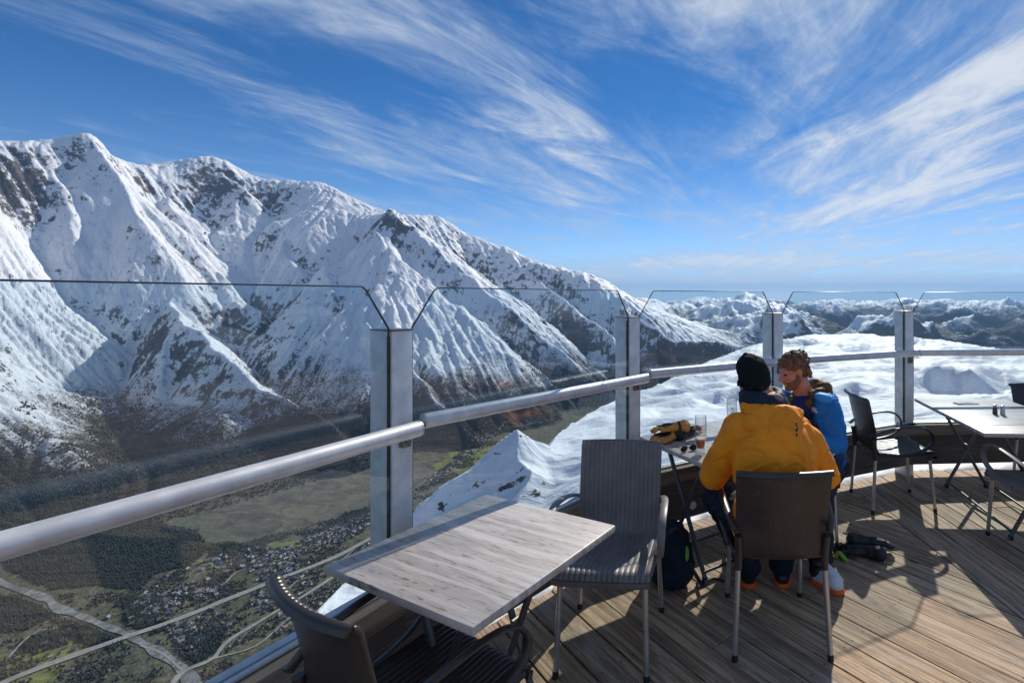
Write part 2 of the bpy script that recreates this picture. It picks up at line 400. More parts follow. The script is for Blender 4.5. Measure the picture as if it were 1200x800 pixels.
def terrain():
    # fan-shaped sheet: fine where the mountains stand, coarse towards the sides and the back
    ustep = 1.25/F
    u = np.arange(-1.52,.90,ustep)
    dirs = np.stack([u, np.ones_like(u)],1)
    th0, th1 = math.atan(u[0]), math.atan(u[-1])
    left = np.linspace(math.radians(-150), th0, 60)[:-1]; right = np.linspace(th1, math.radians(150), 60)[1:]
    k0, k1 = math.hypot(u[0],1), math.hypot(u[-1],1)
    dirs = np.concatenate([np.stack([np.sin(left)*k0,np.cos(left)*k0],1), dirs, np.stack([np.sin(right)*k1,np.cos(right)*k1],1)])
    rows = np.concatenate([np.geomspace(3.2,200,70)[:-1], np.geomspace(200,335,40)[:-1], np.linspace(335,475,120)[:-1], np.geomspace(475,2600,150)[:-1], np.linspace(2600,10500,500)[:-1], np.geomspace(10500,60000,300)])
    X = (rows[:,None]*dirs[None,:,0]).astype(np.float32); Y = (rows[:,None]*dirs[None,:,1]).astype(np.float32)
    R = np.hypot(X,Y)
    ER = massif_eroded(); gx,gy,G = ER[4:7]
    inb = (Y>650)&(X>-12900)&(X<5900)&(Y<12900)
    zm = np.where(inb, bil(gx,gy,G,X,Y), VAL)
    edge = sstep(600,1500,Y)*(1-sstep(11000,12900,Y))*(1-sstep(3500,5900,X))*sstep(-12900,-11500,X)
    zm = zm*edge+VAL*(1-edge)
    EX,EY,EZ,EG,_,_,_,EA = ER
    Ys = slice(np.searchsorted(rows,2200), np.searchsorted(rows,11300))
    xs, ys = X[Ys], Y[Ys]
    sub = bil(EX,EY,EZ,xs,ys); glac = bil(EX,EY,EG,xs,ys)
    ok = sstep(-9850,-9500,xs)*(1-sstep(3400,3800,xs))*sstep(2150,2400,ys)*(1-sstep(10800,11250,ys))
    sub = zm[Ys]*(1-ok)+sub*ok
    rough = sstep(VAL+60,VAL+900,sub)
    wx = xs+40*fbm(xs/300,ys/300,3,.5,2,161); wy = ys+40*fbm(xs/300,ys/300,3,.5,2,162)
    fine = 24*(ridged(wx/260,wy/260,5,.55,2.05,151)-.5)+16*erode_noise(xs/110,ys/110,4,.55,2.0,131,.6)
    sub = sub+rough*((1-.8*glac)*fine+glac*((26*ridged(wx/95,wy/42,4,.6,2,171)+34*(ridged(wx/420,wy/260,4,.55,2,173)-.4))*(1-.5*sstep(-200,1500,sub))+14*fbm(wx/200,wy/110,3,.5,2,172)))
    zm[Ys] = sub
    # tall fields further away
    fx = X+600*fbm(X/5000,Y/5000,3,.5,2,201); fy = Y+600*fbm(X/5000,Y/5000,3,.5,2,211)
    rf = ridged(fx/7500,fy/6000,8,.5,2.05,221)
    far = VAL-150+rf*1900*(.8+.35*pnoise(X/14000,Y/14000,8))+150*erode_noise(fx/2500,fy/2500,6,.5,2,231)+340*(ridged(X/2300,Y/2300,6,.55,2.1,235)-.45)
    def peak(px,py,Yd,w,sl=.55):
        x0,y0,z0 = D(px,py,Yd); dd = np.hypot(X-x0,(Y-y0)*.6)
        return z0-sl*dd-80*np.abs(pnoise(X/500,Y/500,3))+260*(ridged(X/1500,Y/1500,7,.55,2,241)-.5)*sstep(0,900,dd)+150*(ridged(X/500,Y/500,4,.55,2,243)-.5)*sstep(0,300,dd)
    for p in [(873,341,14500,0,.42),(905,352,15500,0,.4),(1145,349,24000,0,.3),(1020,350,28000,0,.25),(755,345,16000,0,.4),(1085,352,26000,0,.25),(800,352,17000,0,.35),
              (950,352,30000,0,.22),(1195,352,26000,0,.25),(980,348,42000,0,.16),(1060,346,45000,0,.2),(1110,347,40000,0,.2),(1170,349,38000,0,.18),(860,346,38000,0,.2),(820,345,40000,0,.2)]:
        far = np.maximum(far, peak(*p))
    cap = 120+R*.0035+260*pnoise(X/2600,Y/5000,5)+120*pnoise(X/900,Y/1500,6)          # keep the tops near the horizon line
    far = np.where(far>cap-200, cap-200+(far-cap+200)*.45, far)
    far = np.minimum(far, cap+160)
    for p in [(873,340,14500,0,.42),(1145,349,24000,0,.3),(1020,350,28000,0,.25),(1110,347,40000,0,.2),(980,348,42000,0,.18)]: far = np.maximum(far, peak(*p))
    us = X/np.maximum(Y,1)
    wf = sstep(6000,9500,R)*sstep(-.32,-.12,us)*(Y>0); wf = np.maximum(wf, sstep(11500,15000,R)*(Y>0)*sstep(-.5,-.2,us))
    z = np.maximum(zm, VAL+(far-VAL)*wf-(1-wf)*400)
    floor = z < VAL+90
    z = z+6*fbm(X/300,Y/300,4,.5,2,251)*sstep(1500,2500,R)
    zn, dn, side = near_height(X, Y)
    m = zn > z
    z = np.where((R<400)|(m&(R<3200)), np.maximum(zn,VAL-100), z)
    nearm = ((R<400)|(m&(R<3200)))
    z = z - (R*R)/(2*6371000)*.86
    nr, nc = X.shape
    co = np.stack([X,Y,z],-1).astype(np.float32).reshape(-1,3)
    i = np.arange(nr-1)[:,None]*nc+np.arange(nc-1)[None]
    faces = np.stack([i,i+1,i+1+nc,i+nc],-1).reshape(-1,4).astype(np.int32)
    me = bpy.data.meshes.new('mountains')
    me.vertices.add(len(co)); me.vertices.foreach_set('co', co.ravel())
    me.loops.add(faces.size); me.loops.foreach_set('vertex_index', faces.ravel())
    me.polygons.add(len(faces)); me.polygons.foreach_set('loop_start', np.arange(0,faces.size,4,dtype=np.int32))
    me.polygons.foreach_set('use_smooth', np.ones(len(faces),bool))
    me.update(calc_edges=True)
    a = me.attributes.new('near','FLOAT','POINT'); a.data.foreach_set('value', nearm.astype(np.float32).ravel())
    gl = np.zeros_like(z); gl[Ys] = glac
    a = me.attributes.new('glacier','FLOAT','POINT'); a.data.foreach_set('value', gl.astype(np.float32).ravel())
    wxx = X+60*fbm(X/180,Y/180,3,.5,2,401); wyy = Y+60*fbm(X/180,Y/180,3,.5,2,411)
    wd = np.zeros_like(z); md = np.zeros_like(z); fd = np.zeros_like(z)
    for pl,_ in FORESTS: wd[ppoly(wxx,wyy,pl)] = 1
    for pl in MEADOWS: md[ppoly(wxx,wyy,pl)] = 1
    for pl in FIELDS: fd[ppoly(wxx,wyy,pl)] = 1
    for nm,arr in (('woods',wd),('meadow',md),('stubble',fd)):
        a = me.attributes.new(nm,'FLOAT','POINT'); a.data.foreach_set('value', arr.astype(np.float32).ravel())
    return me, (X,Y,z,rows,u,len(left))

def terrain_material():
    m, nt = material('mountain_ground')
    geo = nt.add('ShaderNodeNewGeometry'); pos = geo.outputs['Position']; nor = geo.outputs['Normal']
    sp = nt.add('ShaderNodeSeparateXYZ', ins={0:pos}); z = sp.outputs[2]
    sn = nt.add('ShaderNodeSeparateXYZ', ins={0:nor}); nz = sn.outputs[2]
    near = nt.add('ShaderNodeAttribute', attribute_name='near').outputs['Fac']
    glac = nt.add('ShaderNodeAttribute', attribute_name='glacier').outputs['Fac']
    km = nt.vmath('MULTIPLY', pos, (.001,.001,.001))
    stretch = nt.vmath('MULTIPLY', pos, (.001,.001,.0007))
    nA = nt.noise(km, 2.2, 8, .62, .4); nB = nt.noise(stretch, 11, 7, .68, .6); nC = nt.noise(stretch, 38, 5, .7, .3)
    nD = nt.noise(km, .55, 4, .5)
    alt = nt.math('ADD', z, 2525.0)
    # snow: needs gentle ground and height
    steep = nt.math('SUBTRACT', 1.0, nz)                           # 0 flat .. 1 vertical
    thr = nt.math('ADD', nt.math('SUBTRACT', .47, nt.math('MULTIPLY', nt.smooth(alt, 3000, 3900), .07)), nt.math('MULTIPLY', glac, .09))
    thr = nt.math('ADD', thr, nt.math('MULTIPLY', nt.math('SUBTRACT', nD, .47), .75))
    thr = nt.math('ADD', thr, nt.math('MULTIPLY', nt.math('SUBTRACT', 1.0, nt.smooth(alt, 1500, 2400)), -.07))
    sv = nt.math('ADD', nt.math('MULTIPLY', steep, 1.0), nt.math('MULTIPLY', nt.math('SUBTRACT', nB, .5), .62))
    sv = nt.math('ADD', sv, nt.math('MULTIPLY', nt.math('SUBTRACT', nC, .5), .40))
    sv = nt.math('ADD', sv, nt.math('MULTIPLY', nt.math('SUBTRACT', nA, .5), .35))
    dlt = nt.math('SUBTRACT', thr, sv)
    snowA = nt.smooth(dlt, -.035, .05)
    # snow line about 1500-1900 m, ragged
    line = nt.math('ADD', alt, nt.math('MULTIPLY', nt.math('SUBTRACT', nA, .5), 1000.0))
    line = nt.math('ADD', line, nt.math('MULTIPLY', nt.math('SUBTRACT', nB, .5), 500.0))
    line = nt.math('ADD', line, nt.math('MULTIPLY', nt.math('SUBTRACT', nt.noise(km, 60, 4, .75), .5), 900.0))
    dist = nt.math('SQRT', nt.math('ADD', nt.math('MULTIPLY',sp.outputs[0],sp.outputs[0]), nt.math('MULTIPLY',sp.outputs[1],sp.outputs[1])))
    line = nt.math('SUBTRACT', line, nt.math('MULTIPLY', nt.smooth(dist,9000,15000), 480.0))
    snowB = nt.smooth(line, 1380, 1720)
    snow = nt.math('MULTIPLY', snowA, snowB)
    # the near summit is snow apart from crags
    nN = nt.noise(nt.vmath('MULTIPLY', pos, (.05,.05,.09)), 1.0, 6, .65, .3)
    cr = nt.math('ADD', nt.math('MULTIPLY', nt.math('SUBTRACT', nN, .5), 1.5), steep)
    snowN = nt.math('SUBTRACT', 1.0, nt.math('MULTIPLY', nt.smooth(cr, .44, .49), nt.smooth(nt.math('MULTIPLY',sp.outputs[0],-1.0), -260.0, -60.0)))
    snow = nt.math('ADD', nt.math('MULTIPLY', snow, nt.math('SUBTRACT', 1.0, near)), nt.math('MULTIPLY', snowN, near))
    rock = nt.ramp(nC, [(.25,(.045,.042,.045)),(.5,(.10,.088,.082)),(.75,(.21,.17,.14))])
    # forest belt, sparse larches towards its top
    fv = nt.noise(km, 45, 3, .75)
    fw = nt.noise(km, 7, 5, .6)
    wood = nt.mix(nt.smooth(fv,.35,.65), (.006,.012,.009), (.028,.034,.021))
    brown = nt.mix(nt.smooth(fv,.35,.7), (.022,.017,.015), (.085,.062,.045))
    forest = nt.mix(nt.smooth(fw,.42,.62), wood, brown)
    isf = nt.math('SUBTRACT', 1.0, nt.smooth(line, 1300, 1650))
    land = nt.mix(isf, rock, forest)
    # valley floor: meadows, bare fields and woods
    vor = nt.add('ShaderNodeTexVoronoi', ins={'Vector':nt.vmath('MULTIPLY', nt.vmath('ADD',km,(.3,.1,0)), (1,1.5,0)), 'Scale':7.0})
    vor.inputs['Randomness'].default_value = .9
    cell = nt.add('ShaderNodeSeparateColor', ins={0:vor.outputs['Color']}).outputs[0]
    field = nt.ramp(cell, [(.0,(.07,.085,.022)),(.3,(.10,.095,.035)),(.5,(.13,.10,.055)),(.75,(.085,.075,.04)),(1.0,(.10,.13,.03))])
    field = nt.mix(nt.smooth(nt.noise(km,30,6,.7),.3,.75), nt.mix(.6,field,(.05,.045,.03)), field)
    vw = nt.math('ADD', nt.math('MULTIPLY',nt.noise(km, 3.2, 6, .6),.7), nt.math('MULTIPLY',nt.noise(km, 17, 4, .7),.3))
    A_ = lambda nm: nt.add('ShaderNodeAttribute', attribute_name=nm).outputs['Fac']
    mott = nt.mix(nt.smooth(nt.noise(km,38,5,.75),.38,.62), (.060,.055,.032), (.17,.155,.085))
    mott = nt.mix(nt.smooth(nt.noise(km,90,3,.7),.52,.68), mott, (.26,.25,.21))
    valley = nt.mix(nt.smooth(vw,.42,.56), nt.mix(.45,field,mott), mott)
    valley = nt.mix(nt.math('MULTIPLY',A_('stubble'),.8), valley, nt.mix(nt.smooth(nt.noise(km,6,7,.65,1.0),.4,.6),(.06,.052,.038),(.155,.125,.08)))
    valley = nt.mix(A_('meadow'), valley, nt.mix(nt.smooth(nt.noise(km,12,5,.6),.35,.65),(.13,.17,.035),(.24,.23,.07)))
    valley = nt.mix(A_('woods'), valley, wood)
    isv = nt.math('MULTIPLY', nt.math('SUBTRACT', 1.0, nt.smooth(alt, 1060, 1130)), nt.smooth(nz,.85,.95))
    land = nt.mix(isv, land, valley)
    snc = nt.mix(nt.smooth(nA,.3,.7), (.74,.77,.82), (.83,.845,.87))
    col = nt.mix(snow, land, snc)
    nt.l.new(col, nt.b.inputs['Base Color'])
    nt.l.new(nt.math('SUBTRACT', .9, nt.math('MULTIPLY', snow, .35)), nt.b.inputs['Roughness'])
    nt.b.inputs['Specular IOR Level'].default_value = .25
    # fine relief
    far = nt.math('SUBTRACT', 1.0, near)
    h1 = nt.math('MULTIPLY', nt.math('ADD', nt.math('MULTIPLY',nB,26.0), nt.math('MULTIPLY',nC,9.0)), far)
    nn = nt.noise(nt.vmath('MULTIPLY', pos, (.02,.035,.03)), 1.0, 8, .62, .8)
    h2 = nt.math('MULTIPLY', nn, nt.math('MULTIPLY', near, 7.0))
    b = nt.bump(nt.math('ADD', h1, h2), .8, 1.0)
    nt.l.new(b, nt.b.inputs['Normal'])
    return m
TERR_ME, TERR = terrain()
TERR_ME.materials.append(terrain_material())
tag(link('mountain_terrain', TERR_ME), kind='structure')
# ================================================================== MESH BUILDING BLOCKS
def box(bm, c, s, rz=0.0, M=None, bevel=0.0):
    mat = Matrix.Translation(c) @ Matrix.Rotation(rz,4,'Z') @ Matrix.Diagonal((s[0],s[1],s[2],1))
    if M is not None: mat = M @ mat
    r = bmesh.ops.create_cube(bm, size=1, matrix=mat)
    if bevel > 0:
        es = list({e for v in r['verts'] for e in v.link_edges})
        bmesh.ops.bevel(bm, geom=es, offset=bevel, segments=2, affect='EDGES', profile=.5)
def frames(pts):
    pts = [Vector(p) for p in pts]; T = []
    for i in range(len(pts)):
        a = pts[max(i-1,0)]; b = pts[min(i+1,len(pts)-1)]; T.append((b-a).normalized())
    up = Vector((0,0,1)) if abs(T[0].z) < .95 else Vector((1,0,0))
    n = (up-T[0]*up.dot(T[0])).normalized(); N = [n]
    for t in T[1:]:
        n = (n-t*n.dot(t)).normalized(); N.append(n)
    return pts, T, N
def tube(bm, pts, r, seg=12, caps=True, flat=1.0, up=None, round_end=False):
    """sweep an ellipse along points; r may be a list; flat scales the binormal"""
    pts, T, N = frames(pts)
    rr = r if isinstance(r,(list,tuple)) else [r]*len(pts)
    if up is not None:
        N = [(Vector(up)-t*Vector(up).dot(t)).normalized() for t in T]
    rings = []
    for p,t,n,q in zip(pts,T,N,rr):
        b = t.cross(n)
        rings.append([bm.verts.new(p+n*math.cos(2*PI*k/seg)*q+b*math.sin(2*PI*k/seg)*q*flat) for k in range(seg)])
    for a,b in zip(rings[:-1],rings[1:]):
        for k in range(seg): bm.faces.new((a[k],a[(k+1)%seg],b[(k+1)%seg],b[k]))
    if caps: bm.faces.new(rings[0][::-1]); bm.faces.new(rings[-1])
def curve(ctrl, n=8):
    """Catmull-Rom through control points"""
    c = [Vector(p) for p in ctrl]; c = [2*c[0]-c[1]]+c+[2*c[-1]-c[-2]]; out = []
    for i in range(1,len(c)-2):
        for k in range(n):
            t = k/n; p0,p1,p2,p3 = c[i-1:i+3]
            out.append(.5*((2*p1)+(p2-p0)*t+(2*p0-5*p1+4*p2-p3)*t*t+(-p0+3*p1-3*p2+p3)*t**3))
    return out+[c[-2]]
def lathe(bm, prof, seg=24, M=None):
    rings = []
    for r,z in prof:
        rings.append([bm.verts.new(((M or Matrix()) @ Vector((r*math.cos(2*PI*k/seg), r*math.sin(2*PI*k/seg), z)))) for k in range(seg)])
    for a,b in zip(rings[:-1],rings[1:]):
        for k in range(seg): bm.faces.new((a[k],a[(k+1)%seg],b[(k+1)%seg],b[k]))
    return rings
def prism(bm, poly, z0, z1):
    a = [bm.verts.new((x,y,z0)) for x,y in poly]; b = [bm.verts.new((x,y,z1)) for x,y in poly]
    n = len(poly)
    for k in range(n): bm.faces.new((a[k],a[(k+1)%n],b[(k+1)%n],b[k]))
    bm.faces.new(a[::-1]); bm.faces.new(b)

# ================================================================== MATERIALS OF THE TERRACE
def wood_deck():
    m, nt = material('weathered_deck_wood')
    uv = nt.add('ShaderNodeUVMap', uv_map='UVMap').outputs[0]
    rnd = nt.add('ShaderNodeAttribute', attribute_name='board').outputs['Fac']
    v = nt.vmath('ADD', uv, (0,0,0)); off = nt.add('ShaderNodeCombineXYZ', ins={0:nt.math('MULTIPLY',rnd,37.0),1:nt.math('MULTIPLY',rnd,11.0),2:rnd}).outputs[0]
    p = nt.vmath('ADD', v, off)
    g1 = nt.noise(nt.vmath('MULTIPLY', p, (1.6,38,1)), 1, 8, .65, .7)
    g2 = nt.noise(nt.vmath('MULTIPLY', p, (5,160,1)), 1, 5, .7, .3)
    bl = nt.noise(nt.vmath('MULTIPLY', p, (1.8,5,1)), 1, 5, .6, .4)
    kn = nt.add('ShaderNodeTexVoronoi', ins={'Vector':nt.vmath('MULTIPLY', p, (2.1,6.0,1)), 'Scale':1.0}); kn.inputs['Randomness'].default_value = 1
    knot = nt.math('SUBTRACT', 1.0, nt.smooth(kn.outputs['Distance'], .05, .10))
    base = nt.ramp(rnd, [(0,(.37,.25,.155)),(.3,(.56,.385,.24)),(.55,(.50,.365,.25)),(.8,(.63,.43,.255)),(1,(.44,.31,.20))])
    c = nt.mix(nt.smooth(g1,.36,.62), nt.mix(.68, base, (.075,.05,.034)), base)
    c = nt.mix(nt.math('MULTIPLY', nt.smooth(bl,.52,.75), .45), c, (.56,.52,.46))
    c = nt.mix(nt.math('MULTIPLY', nt.smooth(nt.noise(nt.vmath('MULTIPLY',p,(1.1,3.1,1)),1,5,.6,.5),.60,.75), .7), c, (.20,.095,.04))
    c = nt.mix(nt.math('MULTIPLY', nt.smooth(g2,.54,.66), .75), c, (.05,.036,.026))
    c = nt.mix(nt.math('MULTIPLY', knot, .8), c, (.035,.022,.015))
    dirt = nt.noise(nt.add('ShaderNodeTexCoord').outputs['Object'], 2.3, 7, .7)
    c = nt.mix(nt.math('MULTIPLY', nt.smooth(dirt,.52,.72), .5), c, (.10,.08,.065))
    nt.l.new(c, nt.b.inputs['Base Color']); nt.b.inputs['Roughness'].default_value = .72; nt.b.inputs['Specular IOR Level'].default_value = .35
    h = nt.math('ADD', nt.math('MULTIPLY',g1,.6), nt.math('MULTIPLY',g2,.5))
    nt.l.new(nt.bump(h, 1.0, .006), nt.b.inputs['Normal'])
    return m
def wood_beam(name, ca, cb, rough=.75):
    m, nt = material(name)
    tc = nt.add('ShaderNodeUVMap', uv_map='UVMap').outputs[0]
    g = nt.noise(nt.vmath('MULTIPLY', tc, (1.4,26,1)), 1, 7, .65, .9)
    g2 = nt.noise(nt.vmath('MULTIPLY', tc, (6,130,1)), 1, 4, .7, .2)
    kn = nt.add('ShaderNodeTexVoronoi', ins={'Vector':nt.vmath('MULTIPLY', tc, (1.9,5.0,1)), 'Scale':1.0}); kn.inputs['Randomness'].default_value = .9
    knot = nt.math('SUBTRACT', 1.0, nt.smooth(kn.outputs['Distance'], .07, .12))
    c = nt.mix(nt.smooth(g,.3,.7), ca, cb)
    c = nt.mix(nt.math('MULTIPLY', nt.smooth(g2,.5,.7), .4), c, [x*.4 for x in ca])
    c = nt.mix(nt.math('MULTIPLY', knot, .85), c, [x*.25 for x in ca])
    nt.l.new(c, nt.b.inputs['Base Color']); nt.b.inputs['Roughness'].default_value = rough
    nt.l.new(nt.bump(nt.math('ADD',g,g2), .5, .003), nt.b.inputs['Normal'])
    return m
def tabletop_mat():
    m, nt = material('grey_bleached_table_laminate')
    tc = nt.add('ShaderNodeTexCoord').outputs['Object']
    q = nt.vmath('MULTIPLY', tc, (3.0,42,1))
    a = nt.noise(q, 1, 8, .68, .5)
    b = nt.noise(nt.vmath('MULTIPLY', tc, (14,110,20)), 1, 5, .7, .4)
    s = nt.add('ShaderNodeSeparateXYZ', ins={0:tc})
    st = nt.math('FLOOR', nt.math('DIVIDE', nt.math('ADD', s.outputs[1], nt.math('MULTIPLY', nt.math('FLOOR', nt.math('MULTIPLY',s.outputs[0],2.2)), .031)), .095))
    w = nt.add('ShaderNodeTexWhiteNoise', noise_dimensions='1D'); nt.l.new(st, w.inputs['W'])
    base = nt.mix(w.outputs['Value'], (.44,.40,.37), (.56,.52,.48))
    c = nt.mix(nt.smooth(a,.35,.65), nt.mix(.45, base, (.22,.19,.18)), base)
    c = nt.mix(nt.math('MULTIPLY', nt.smooth(b,.55,.64), .75), c, (.13,.08,.06))
    c = nt.mix(nt.math('MULTIPLY', nt.smooth(nt.noise(nt.vmath('MULTIPLY',tc,(2,30,1)),1,5,.6),.5,.62), .5), c, (.64,.61,.57))
    nt.l.new(c, nt.b.inputs['Base Color']); nt.b.inputs['Roughness'].default_value = .42
    nt.l.new(nt.bump(nt.math('ADD',a,b), .25, .001), nt.b.inputs['Normal'])
    return m
def plastic(name, col, rough=.38):
    m, nt = material(name)
    tc = nt.add('ShaderNodeTexCoord').outputs['Object']
    n = nt.noise(tc, 9, 6, .65)
    c = nt.mix(nt.smooth(n,.35,.75), [x*.85 for x in col], [x*1.25+.003 for x in col])
    dust = nt.noise(tc, 38, 5, .7)
    c = nt.mix(nt.math('MULTIPLY', nt.smooth(dust,.55,.8), .25), c, (.22,.21,.20))
    nt.l.new(c, nt.b.inputs['Base Color'])
    nt.l.new(nt.math('ADD', nt.math('MULTIPLY', n, .22), rough-.1), nt.b.inputs['Roughness'])
    nt.l.new(nt.bump(nt.noise(tc,420,3,.6), .08, .0006), nt.b.inputs['Normal'])
    return m
def glass_mat():
    # architectural pane: clear with a faint blue-green tint and true mirror reflections that grow at grazing angles
    m = bpy.data.materials.new('safety_glass'); m.use_nodes = True
    nt = NT(m.node_tree); nt.n.clear(); out = nt.add('ShaderNodeOutputMaterial')
    lw = nt.add('ShaderNodeLayerWeight', ins={'Blend':.5}).outputs['Facing']
    fr = nt.math('ADD', nt.math('MULTIPLY', nt.math('POWER', lw, 5.0), .9), .046)
    tc = nt.add('ShaderNodeTexCoord').outputs['Object']
    tr = nt.add('ShaderNodeBsdfTransparent', ins={0:(.895,.945,.965,1)})
    gl = nt.add('ShaderNodeBsdfGlossy', ins={0:(1,1,1,1),1:.012})
    mx = nt.add('ShaderNodeMixShader', ins={0:fr,1:tr.outputs[0],2:gl.outputs[0]})
    # a thin film of dust and wiped streaks
    d = nt.noise(nt.vmath('MULTIPLY', tc, (3,3,1.2)), 2.0, 7, .7, 1.2)
    df = nt.add('ShaderNodeBsdfDiffuse', ins={0:(.7,.75,.8,1)})
    mx2 = nt.add('ShaderNodeMixShader', ins={0:nt.math('MULTIPLY', nt.smooth(d,.45,.85), .014),1:mx.outputs[0],2:df.outputs[0]})
    nt.l.new(mx2.outputs[0], out.inputs[0])
    return m
def beer_glass_mat(name, col, rough=.0):
    m = bpy.data.materials.new(name); m.use_nodes = True
    nt = NT(m.node_tree); nt.n.clear(); out = nt.add('ShaderNodeOutputMaterial')
    lw = nt.add('ShaderNodeLayerWeight', ins={'Blend':.5}).outputs['Facing']
    fr = nt.math('ADD', nt.math('MULTIPLY', nt.math('POWER', lw, 3.0), .75), .06)
    tr = nt.add('ShaderNodeBsdfTransparent', ins={0:(*col,1)})
    gl = nt.add('ShaderNodeBsdfGlossy', ins={0:(1,1,1,1),1:.05})
    mx = nt.add('ShaderNodeMixShader', ins={0:fr,1:tr.outputs[0],2:gl.outputs[0]}); nt.l.new(mx.outputs[0], out.inputs[0])
    return m
def metal(name, col, rough, var=.12, met=.85):
    m = simple(name, col, rough, met, var, 14, .06, 300, .0006, rvar=.08); return m
MT = {}
MT['deck'] = wood_deck()
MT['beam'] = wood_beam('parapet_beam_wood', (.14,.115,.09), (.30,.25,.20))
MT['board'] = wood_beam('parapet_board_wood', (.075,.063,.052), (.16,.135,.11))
MT['table'] = tabletop_mat()
MT['black'] = plastic('black_resin', (.026,.024,.023), .36)
MT['brown'] = plastic('dark_brown_resin', (.042,.032,.028), .34)
MT['grey'] = plastic('taupe_resin', (.17,.155,.15), .45)
MT['alu'] = metal('brushed_aluminium', (.50,.52,.54), .38)
MT['alu_light'] = metal('anodised_rail', (.62,.62,.63), .42, met=.35)
MT['post'] = metal('satin_post_aluminium', (.70,.70,.69), .48, met=.15)
MT['leg'] = metal('chair_leg_aluminium', (.50,.50,.49), .36, met=.8)
MT['darkmetal'] = metal('grey_painted_table_leg', (.11,.115,.12), .42, met=.5)
MT['rubber'] = simple('black_rubber', (.015,.015,.016), .7)
MT['gasket'] = simple('black_gasket', (.01,.011,.012), .6)
MT['glass'] = glass_mat()
MT['glassedge'] = simple('glass_edge', (.022,.030,.028), .35)
MT['bolt'] = metal('steel_bolt', (.22,.21,.20), .45)

def set_uv(me, fn):
    uv = me.uv_layers.new(name='UVMap')
    for l in me.loops:
        uv.data[l.index].uv = fn(me.vertices[l.vertex_index].co)

# ================================================================== TERRACE: posts, panes, rails, parapet, deck
PST = [Vector((-1.95,-1.05)), Vector((-1.74,.61)), Vector((-1.12,2.09)), Vector((-.27,3.35)), Vector((.82,4.07)), Vector((2.147,4.70)), Vector((3.88,4.82)), Vector((5.6,4.5))]
ZT, ZG, LEDGE, LOW = 1.50, 1.675, .48, .105
POSTLAB = {1:'aluminium railing post cut off by the left edge', 2:'tall grey railing post behind the nearest empty table, closest to the camera',
           3:'grey railing post behind the grey empty chair, left of the table with gloves',4:'grey railing post right behind the heads of the two seated men',
           5:'grey railing post at the end of the long right-hand table'}
def bay_dir(i): return (PST[i+1]-PST[i]).normalized()
for i in range(1,7):
    p = PST[i]; a = bay_dir(i-1)+bay_dir(i); a.normalize(); rz = math.atan2(a.y,a.x)
    r = thing('railing_post', POSTLAB.get(i,'grey aluminium railing post further along the terrace railing, out to the right'), 'post', (p.x,p.y,0), rz, 'aluminium posts of the glass railing')
    bm = bmesh.new(); box(bm,(0,.055,(ZT-.25)/2),(.088,.15,ZT+.25),bevel=.004)
    # two shallow grooves of the extruded profile
    obj('post_profile', bm, MT['post'], r)
    bm = bmesh.new()
    for s in (-1,1): box(bm,(s*.0455,.004,ZT/2+.23),(.003,.016,ZT-.50))
    obj('gasket', bm, MT['gasket'], r)
    bm = bmesh.new(); box(bm,(0,.055,ZT+.003),(.092,.154,.006),bevel=.002); obj('post_cap', bm, MT['bolt'], r)
    bm = bmesh.new(); box(bm,(0,-.034,1.075),(.036,.028,.09),bevel=.003); box(bm,(0,-.078,1.094),(.03,.11,.008),bevel=.002)
    tube(bm,[(0,-.048,1.055),(0,-.062,1.055)],.011,8); obj('rail_bracket', bm, MT['bolt'], r)
for i in range(1,6):
    p,q = PST[i],PST[i+1]; d = (q-p).normalized(); L = (q-p).length-.095; rz = math.atan2(d.y,d.x); o = p+d*.0475
    bm = bmesh.new()
    poly = [(.004,.45),(L-.004,.45),(L-.004,ZT+.01),(L-.10,ZG-.012),(L-.115,ZG),(.115,ZG),(.10,ZG-.012),(.004,ZT+.01)]
    A = [bm.verts.new((x,-.006,z)) for x,z in poly]; B = [bm.verts.new((x,.006,z)) for x,z in poly]; n = len(poly)
    bm.faces.new(A); bm.faces.new(B[::-1])
    for k in range(n):
        f = bm.faces.new((A[k],B[k],B[(k+1)%n],A[(k+1)%n])); f.material_index = 1
    lab = {1:'large clear glass pane on the far left, in front of the valley village',2:'clear glass pane between the two nearest posts, with cut upper corners',
           3:'clear glass pane left of the black knit cap, above the table with gloves',4:'clear glass pane right behind the empty black armchair facing right',5:'rightmost clear glass pane beyond the long table'}[i]
    gp = obj('glass_pane', bm, [MT['glass'],MT['glassedge']], None, smooth=False)
    gp.location = (o.x,o.y,0); gp.rotation_euler = (0,0,rz); tag(gp,lab,'glass pane','glass panes of the railing')
    bm = bmesh.new(); tube(bm,[(x,0,z+.001) for x,z in poly[2:]],.0026,6,flat=2.0); obj('edge_trim',bm,MT['glassedge'],gp)
def P3(x,y,z=1.132): return (x,y,z)
RAILS = [
 ([P3(-2.02,-.9),P3(-1.66,.55)], 'short aluminium handrail off the left edge'),
 ([P3(-1.605,.48),P3(-1.37,1.04),P3(-1.176,1.505),P3(-.983,1.966)], 'thick pale handrail tube running out of the picture at lower left'),
 ([P3(-1.02,2.088),P3(-.60,2.63),P3(-.175,3.175)], 'pale handrail tube above the snowy ridge, between the two nearest posts'),
 ([P3(-.156,3.349)]+curve([P3(.10,3.515),P3(.811,3.958),P3(1.5,4.30),P3(2.177,4.582)],8), 'long curved handrail passing behind the two men'),
 ([P3(2.215,4.60),P3(3.156,4.63),P3(3.9,4.68),P3(5.2,4.45)], 'handrail tube beyond the long table at the right edge')]
